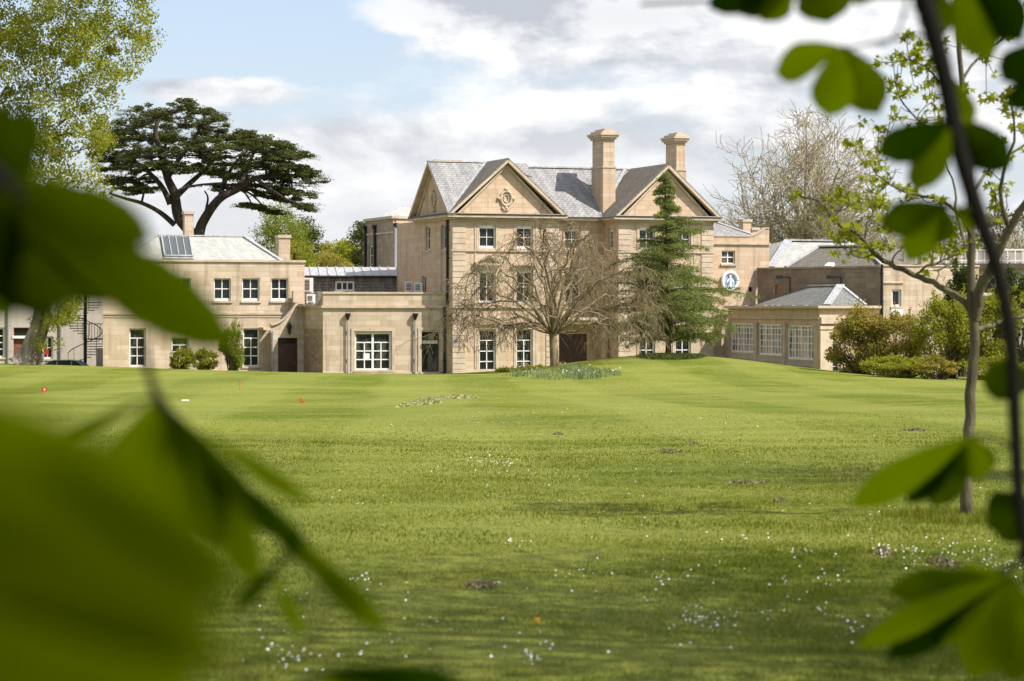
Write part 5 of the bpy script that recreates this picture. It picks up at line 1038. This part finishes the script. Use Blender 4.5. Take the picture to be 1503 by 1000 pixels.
for x, y in ((1265, 180), (1290, 188), (1318, 172), (1342, 128), (1352, 102), (1325, 92), (1382, 62), (1440, 45), (1478, 38), (1365, 140), (1392, 158), (1300, 205), (1448, 142), (1485, 150), (1170, 286), (1250, 300), (1212, 322), (1256, 332), (1285, 300), (1296, 322), (1238, 345), (1232, 372), (1345, 282), (1398, 345), (1275, 240), (1340, 205), (1362, 215), (1470, 205), (1330, 352), (1268, 262), (1350, 62), (1490, 90), (1318, 132), (1378, 175), (1310, 158), (1335, 190), (1372, 118), (1290, 222), (1410, 130), (1460, 110)):
    c = px2w(x, y, Ym + r_.uniform(-.5, .5)); E = np.array(ends_); j = int(np.argmin(np.linalg.norm(E - c, axis=1))); nb.tube(curve([E[j], (E[j] + c) / 2 - [0, 0, .02], c], 6), np.linspace(.0045, .0028, 6), 4); ends_.append(c)
# palmate leaf outline, five pointed lobes
lob = []
for k, (a, L) in enumerate(((-2.2, .62), (-1.1, .92), (0, 1.05), (1.1, .92), (2.2, .62))): lob.append((math.sin(a) * L, math.cos(a) * L)); lob.append((math.sin(a + .55) * .42, math.cos(a + .55) * .42)) if k < 4 else None
lob = np.array([(0, -.12)] + lob)
def maple_leaf(lb, p, size, r_):
    dn_ = unit(r_.normal(size=3) * (1, 1, .4) + [0, 0, -.35]); sd = unit(np.cross(dn_, r_.normal(size=3))); nn = np.cross(sd, dn_)
    V = [p + dn_ * size * .15]; 
    for (x, y) in lob: V.append(p + (sd * x + dn_ * (y + .25) + nn * (-.35 * abs(x) + .0)) * size)
    k = len(lob); lb.add(np.array(V), np.array([(0, 1 + i, 1 + (i + 1) % k) for i in range(k)]))
for e in ends_:
    if r_.uniform() < .92:
        for k in range(r_.integers(5, 12)): maple_leaf(lb, e + r_.normal(size=3) * (.040, .040, .022), r_.uniform(.034, .074), r_)
nb.build('trunk', M['bark'], mt, True); lb.build('foliage', M['maple'], mt)

# ================================================================ lawn details
r_ = np.random.default_rng(77); gb_ = NB()
for (y0, y1, den, h, w_) in ((8.5, 13, 5200, .030, .0036), (13, 20, 2500, .030, .0050), (20, 30, 1000, .030, .0075), (30, 44, 420, .030, .011), (44, 62, 130, .028, .014)):
    area = .5 * .50 * (y1 ** 2 - y0 ** 2); n_ = int(area * den); yy = np.sqrt(r_.uniform(y0 ** 2, y1 ** 2, n_)); xx = r_.uniform(-.25, .25, n_) * yy
    cl = np.sin(xx * 3.1 + np.sin(yy * 2.3) * 2) * np.sin(yy * 2.7 + np.sin(xx * 1.9) * 2) ; keep = r_.uniform(size=n_) < (.72 + .28 * cl) * (1 - .9 * sm(34, 62, yy)); xx, yy = xx[keep], yy[keep]
    hh = h * (1 + .45 * np.sin(xx * 1.3 + 2 * np.sin(yy * .9)) * np.sin(yy * 1.1)); P = np.stack([xx, yy, gz(xx, yy) - .006], 1); blades(gb_, P, hh, w_, r_, .9)
# longer grass round the maple
P = np.array([mb_[0], mb_[1], 0]) + r_.normal(size=(5000, 3)) * (.34, .55, 0); P[:, 2] = gz(P[:, 0], P[:, 1]); blades(gb_, P, .085, .006, r_, .6)
print('grass', gb_.n); tag(gb_.build('grass', M['blade'], None), 'short mown grass blades covering the lawn', 'grass', None, 'stuff')
# daisies
D_ = []
def sc_(px, py, sx, sy, n_): D_.extend([(px + r_.normal() * sx, py + r_.normal() * sy) for _ in range(n_)])
for a in ((728, 680, 22, 5, 46), (690, 672, 18, 5, 14), (1040, 915, 26, 8, 26), (1020, 912, 12, 5, 12), (780, 975, 14, 5, 14), (440, 972, 26, 9, 26), (540, 862, 14, 10, 14), (1200, 860, 30, 8, 12), (1290, 812, 18, 8, 22), (1340, 820, 20, 10, 20), (1385, 812, 22, 10, 20), (1450, 825, 26, 12, 44), (1490, 835, 12, 8, 16), (1180, 815, 24, 5, 12), (1110, 795, 20, 4, 10), (760, 800, 18, 4, 9), (835, 850, 22, 4, 10), (990, 852, 24, 5, 16), (1250, 930, 16, 12, 12), (1205, 905, 14, 5, 8), (800, 955, 30, 9, 12), (600, 935, 40, 20, 14), (700, 690, 60, 12, 20), (540, 735, 30, 8, 8), (900, 715, 60, 10, 10), (660, 620, 60, 5, 26), (820, 600, 90, 8, 20), (1080, 620, 60, 8, 26), (400, 930, 40, 30, 18), (1090, 880, 90, 40, 30)): sc_(*a)
for k in range(120): D_.append((r_.uniform(420, 1503), 640 + 350 * r_.uniform() ** .8))
lb = NB(); sn = NB()
for (px, py) in D_:
    if not (575 < py < 1010): continue
    p = hit(px, py) + np.array([0, 0, .022 + .018 * r_.uniform()]); rr_ = .0062 * r_.uniform(.7, 1.25) * (1 + max(0, p[1] - 20) * .012); nn = unit(r_.normal(size=3) * .35 + [0, -.35, 1]); a_ = unit(np.cross(nn, [1, .1, 0])); c_ = np.cross(nn, a_); t_ = np.arange(7) * 2 * math.pi / 7
    V = p + rr_ * (np.cos(t_)[:, None] * a_ + np.sin(t_)[:, None] * c_); V = np.vstack([V, p + nn * rr_ * .3]); lb.add(V, np.array([(i, (i + 1) % 7, 7) for i in range(7)]))
tag(lb.build('daisies', M['petal'], None), 'small white daisies scattered in the lawn', 'flowers', None, 'stuff')
p = hit(788, 923); yf = thing('yellow_flower', p, 'single orange-yellow dandelion flower in the near lawn', 'flower'); lb = NB(); leaves(lb, p + r_.normal(size=(44, 3)) * (.007, .007, .006) + [0, 0, .045], .012, r=r_); lb.build('petals', M['yolk'], yf); q = MB(); q.tube([p, p + np.array([0, 0, .045])], .0015, 5); q.build('stem', M['shrub'], yf)
# bare earth scrapes
soil = vary(mat('crumbly_soil', (.17, .13, .08), .95, spec=.1), (.28, .24, .13), (.18, .155, .075), 30, 5, .8, 60)
for i, (px, py, w_, h_, lb_) in enumerate(((982, 663, 17, 2.2, 'bare earth scrape right of centre, the longer of the middle two'), (1098, 709, 26, 1.6, 'thin bare earth streak left of the maple'), (1345, 632, 14, 1.2, 'faint earth scrape beyond the maple stem'), (1145, 735, 8, 1.6, 'small earth scrape below the thin streak'), (1385, 829, 16, 5, 'molehill of brown soil among the daisies at the lower right'), (1297, 813, 10, 2.6, 'little heap of soil among daisies left of the molehill'), (706, 860, 26, 5, 'dry brown patch in the near lawn, left of centre'), (1016, 651, 7, 1.2, 'tiny earth scrape beyond the longer one'), (820, 638, 6, 1.0, 'tiny far earth scrape in the middle of the lawn'))):
    c = hit(px, py); t_ = hit(px, py - h_); RX = w_ / FPX * c[1]; RY = min(abs(t_[1] - c[1]), 2.5); n_ = 420 if i != 6 else 300; th = thing('soil_patch', c, lb_, 'soil patch', 'bare soil patches in the lawn')
    P = c + r_.normal(size=(n_, 3)) * (RX * .5, RY * .5, 0); P[:, 2] = gz(P[:, 0], P[:, 1]) + (.012 + .014 * r_.uniform(size=n_)) * np.exp(-((P[:, 0] - c[0]) / RX) ** 2 - ((P[:, 1] - c[1]) / RY) ** 2) * (1.9 if i in (4, 5) else 1); nb_ = NB(); leaves(nb_, P, .010 * (1 + c[1] * .03), .3, .8, r_); nb_.build('crumbs', soil, th)['kind'] = 'stuff'
# putting-green markers
for px, py, top_, lab, wide in ((62, 581, 569, 'small red flag with a number plate at the far left of the putting green', 1), (352, 573, 558, 'thin red putting-green stick left of centre', 0), (444, 591, 585, 'low red tee marker on the lawn in front of the porch', 2)):
    p = hit(px, py); h = (py - top_) / FPX * p[1]; t_ = thing('putting_flag' if wide < 2 else 'tee_marker', p, lab, 'golf marker', 'red markers on the putting green'); q = MB(); 
    if wide < 2: q.tube([p, p + np.array([0, 0, h])], .012, 6); q.build('stick', M['red'], t_)
    if wide == 1: q = MB(); q.box(p[0], p[0] + .17, p[1] - .012, p[1], p[2] + h * .55, p[2] + h * .95); q.build('flag', M['red'], t_); q = MB(); q.box(p[0] + .05, p[0] + .11, p[1] - .02, p[1] - .013, p[2] + h * .65, p[2] + h * .85); q.build('number_plate', M['white'], t_)
    if wide == 2: q = MB(); q.box(p[0] - .07, p[0] + .07, p[1] - .04, p[1] + .04, p[2], p[2] + .05); q.box(p[0] - .07, p[0] - .03, p[1] - .04, p[1] + .04, p[2] + .05, p[2] + .14); q.build('block', M['red'], t_)
p = hit(272, 589); q = MB(); q.box(p[0] - .11, p[0] + .11, p[1] - .1, p[1] + .1, p[2], p[2] + .05); tag(q.build('white_plaque', M['white'], None), 'flat white plaque lying in the grass near the red markers', 'plaque')
# sandy worn swirl on the green
c = hit(632, 590); th = thing('worn_patch', c, 'pale sandy worn swirl on the lawn below the glazed door of the link range', 'worn patch'); nb_ = NB()
for k in range(7):
    tt = np.linspace(0, 1, 300); P = np.array([hit(584 + k * 9 + 62 * t_, 598 - k * .9 - 13 * math.sin(math.pi * min(1, t_ * (.62 + .03 * k))) ) for t_ in np.linspace(0, 1, 30)]); Q = np.stack([np.interp(tt, np.linspace(0, 1, 30), P[:, j]) for j in range(3)], 1) + r_.normal(size=(300, 3)) * (.06, .30, 0); Q[:, 2] = gz(Q[:, 0], Q[:, 1]) + .004; leaves(nb_, Q, .05, .995, .8, r_)
nb_.build('sandy_streaks', vary(mat('sandy_worn_turf', (.3, .25, .13), .95, spec=.1), (.36, .34, .17), (.27, .28, .10), 2), th)
# ================================================================ foreground horse chestnut sprays, out of focus
def leaflet(lb, a, b, width, r_, fold=.35, droop=.12, nseg=9):
    a = np.asarray(a, float); b = np.asarray(b, float); L = np.linalg.norm(b - a); d = (b - a) / L; view = unit((a + b) / 2 - np.array([0, 0, EYE])); sd = unit(np.cross(d, view)); nn = np.cross(sd, d)
    tl = r_.uniform(-.5, .5); sd2 = sd * math.cos(tl) + nn * math.sin(tl); nn = np.cross(sd2, d); t_ = np.linspace(0, 1, nseg)
    wd = np.interp(t_, [0, .12, .35, .62, .8, .92, 1], [.06, .30, .72, 1.0, .88, .48, .02]) * width / 2; V = []
    for t, w_ in zip(t_, wd):
        c = a + d * L * t - nn * droop * L * math.sin(math.pi * t) * .5; V += [c - sd2 * w_ + nn * w_ * fold, c - sd2 * w_ * .5 + nn * w_ * fold * .4, c, c + sd2 * w_ * .5 + nn * w_ * fold * .4, c + sd2 * w_ + nn * w_ * fold]
    V = np.array(V); F = [(i * 5 + j, i * 5 + j + 1, i * 5 + j + 6, i * 5 + j + 5) for i in range(nseg - 1) for j in range(4)]
    lb.add(V, np.array(F))
def spray(name, label, stems, leafs, seed, lm_='chest'):
    r_ = np.random.default_rng(seed); P0 = px2w(stems[0][0][0][0], stems[0][0][0][1], stems[0][0][0][2]); t = thing(name, P0, label, 'branch'); nb = NB()
    for P, r0, r1 in stems: Q = curve([px2w(*p) for p in P], 4 * len(P)); nb.tube(Q, np.linspace(r0, r1, len(Q)), 8)
    nb.build('stem', M['stemblack'], t, True)
    for (ax, ay, ad), (bx, by, bd), w_ in leafs:
        lb = NB(); leaflet(lb, px2w(ax, ay, ad), px2w(bx, by, bd), w_ / FPX * (ad + bd) / 2, r_); lb.build('leaf', M[lm_], t, True)
    return t
d = 4.2
spray('chestnut_branch', 'blurred dark branch with drooping broad leaves down the right edge of the view', [
    ([(1335, -60, d), (1362, 20, d), (1388, 120, d), (1405, 210, d), (1435, 310, d), (1465, 400, d), (1484, 500, d), (1490, 620, d), (1497, 740, d), (1515, 860, d)], .019, .010),
    ([(1372, 50, d), (1330, 55, d), (1290, 62, d), (1240, 72, d - .1)], .004, .002), ([(1405, 210, d), (1395, 190, d), (1392, 178, d)], .004, .002), ([(1380, -20, d), (1300, -22, d), (1180, -20, d)], .005, .003), ([(1440, 330, d), (1390, 300, d), (1360, 305, d)], .004, .002),
    ([(1492, 660, d), (1460, 645, d), (1425, 640, d)], .004, .002), ([(1500, 800, d), (1490, 830, d), (1440, 850, d)], .005, .003), ([(1340, -40, d), (1320, 40, d), (1290, 70, d)], .003, .002), ([(1380, -5, d + .2), (1120, -2, d + .2), (940, 6, d + .2)], .004, .003)], [
    ((1232, 68, d), (1138, 106, d - .1), 62), ((1234, 68, d), (1216, 172, d - .1), 66), ((1236, 66, d), (1290, 168, d), 70),
    ((1150, -45, d), (1040, 12, d), 60), ((1160, -50, d), (1118, 32, d), 70), ((1200, -50, d), (1215, 34, d), 84), ((1270, -60, d), (1258, 8, d), 60), ((1170, -40, d), (1085, 22, d), 52),
    ((1392, -20, d), (1350, 30, d), 60), ((1400, -40, d), (1455, 88, d), 78), ((1420, -50, d), (1500, 60, d), 74), ((1378, -30, d), (1372, 60, d), 54),
    ((1394, 178, d), (1290, 230, d - .1), 64), ((1393, 180, d), (1345, 282, d - .1), 62), ((1400, 172, d), (1482, 248, d), 66), ((1402, 176, d), (1440, 250, d), 56), ((1396, 110, d), (1420, 190, d), 46),
    ((1540, 60, d), (1470, 118, d), 66), ((1530, 110, d), (1482, 160, d), 44),
    ((1392, 300, d), (1292, 332, d), 56), ((1390, 302, d), (1330, 384, d), 54), ((1385, 298, d), (1378, 360, d), 52), ((1400, 305, d), (1440, 330, d), 44),
    ((1425, 640, d), (1248, 744, d - .1), 54), ((1420, 642, d), (1330, 740, d), 46), ((1418, 642, d), (1368, 745, d), 66), ((1424, 640, d), (1440, 705, d), 76),
    ((1530, 560, d), (1440, 560, d), 66), ((1530, 740, d), (1448, 770, d), 84),
    ((1480, 846, d), (1256, 952, d - .1), 50), ((1478, 848, d), (1300, 968, d), 56), ((1478, 848, d), (1362, 940, d), 78), ((1480, 846, d), (1425, 995, d), 84), ((1485, 846, d), (1492, 1000, d), 90), ((1490, 850, d), (1300, 868, d), 56), ((1484, 840, d), (1380, 862, d), 50)], 201)
e = 2.2
spray('chestnut_branch', 'strongly blurred spray of broad dark leaves filling the left edge of the view', [
    ([(-140, 120, e), (-60, 200, e), (0, 260, e), (40, 300, e)], .010, .006), ([(0, 260, e), (60, 330, e), (110, 370, e)], .005, .003)], [
    ((-60, 170, e), (52, 250, e), 130), ((-80, 180, e), (10, 470, e), 190), ((-10, 230, e), (72, 472, e), 150), ((20, 260, e), (225, 356, e - .1), 84), ((10, 290, e), (350, 512, e - .1), 108), ((-20, 270, e), (210, 430, e), 150), ((-60, 240, e), (150, 400, e), 150), ((-50, 300, e), (130, 440, e), 120)], 202, 'chest_dark')
f_ = 2.7
spray('chestnut_branch', 'blurred long-stalked spray of narrow drooping leaves at the lower left', [
    ([(205, 500, f_), (218, 545, f_), (230, 580, f_), (245, 600, f_)], .0045, .006), ([(245, 600, f_), (310, 670, f_), (400, 770, f_), (440, 800, f_)], .004, .003), ([(440, 800, f_), (370, 870, f_)], .003, .002)], [
    ((232, 580, f_), (82, 645, f_), 20), ((228, 585, f_), (155, 700, f_), 34), ((230, 590, f_), (205, 770, f_), 60), ((240, 590, f_), (330, 800, f_), 74), ((300, 635, f_), (460, 742, f_), 30), ((330, 690, f_), (480, 850, f_), 40),
    ((420, 790, f_), (570, 930, f_), 44), ((425, 810, f_), (345, 900, f_), 24), ((400, 840, f_), (445, 938, f_), 28), ((390, 760, f_), (540, 900, f_), 36), ((238, 590, f_), (262, 820, f_), 80), ((300, 640, f_), (380, 860, f_), 50), ((250, 600, f_), (400, 790, f_), 40)], 203)
g_ = .95
spray('chestnut_branch', 'very close, completely blurred yellow-green leaves covering the lower left corner', [
    ([(-300, 700, g_), (-150, 740, g_), (0, 780, g_), (120, 800, g_)], .005, .003)], [
    ((-260, 640, g_), (330, 880, g_), 330), ((-260, 760, g_), (290, 1010, g_), 360), ((-200, 560, g_), (200, 830, g_), 260), ((-250, 900, g_), (200, 1120, g_), 300), ((-300, 820, g_), (350, 960, g_), 200), ((20, 660, g_), (360, 870, g_), 130)], 204, 'chest_young')
spray('chestnut_branch', 'dark blurred leaf tips along the bottom edge left of centre', [
    ([(380, 1060, f_), (450, 1000, f_), (520, 985, f_)], .003, .002)], [((470, 985, f_), (700, 1012, f_), 50), ((480, 990, f_), (620, 1030, f_), 60), ((470, 990, f_), (530, 1050, f_), 50)], 205)
# the big chestnuts these sprays belong to stand unseen outside the view, crowns placed and spread to shade the lawn
def shade_tree(label, x, y, zc, Rr, seed, nl=9000):
    r_ = np.random.default_rng(seed); b = np.array([x, y, float(gz(x, y))]); t = thing('chestnut_tree', b, label, 'tree', 'chestnut trees beside the view'); nb = NB(); nb.tube(curve([b - [0, 0, .3], b + [.1, 0, zc * .5], b + [0, 0, zc]], 10), np.linspace(.4, .12, 10), 9)
    C = b + [0, 0, zc] + unit(r_.normal(size=(nl, 3))) * r_.uniform(0, 1, (nl, 1)) ** .45 * (Rr, Rr, Rr * .6)
    for c in C[:80]: a = b + [0, 0, zc * r_.uniform(.45, .9)]; nb.tube(curve([a, (a + c) / 2 + [0, 0, .3], c], 6), np.linspace(.06, .02, 6), 4)
    lb = NB(); leaves(lb, C, .075, r=r_); nb.build('trunk', M['bark'], t, True); lb.build('crown', M['chest'], t)
shade_tree('leafy chestnut standing outside the view on the right, casting soft shade over the near lawn', 10.2, 9.5, 9.6, 6.4, 301, 23000)
shade_tree('leafy chestnut outside the view further right, casting the far band of shade', 14.8, 27.0, 12.2, 3.8, 302, 2400)
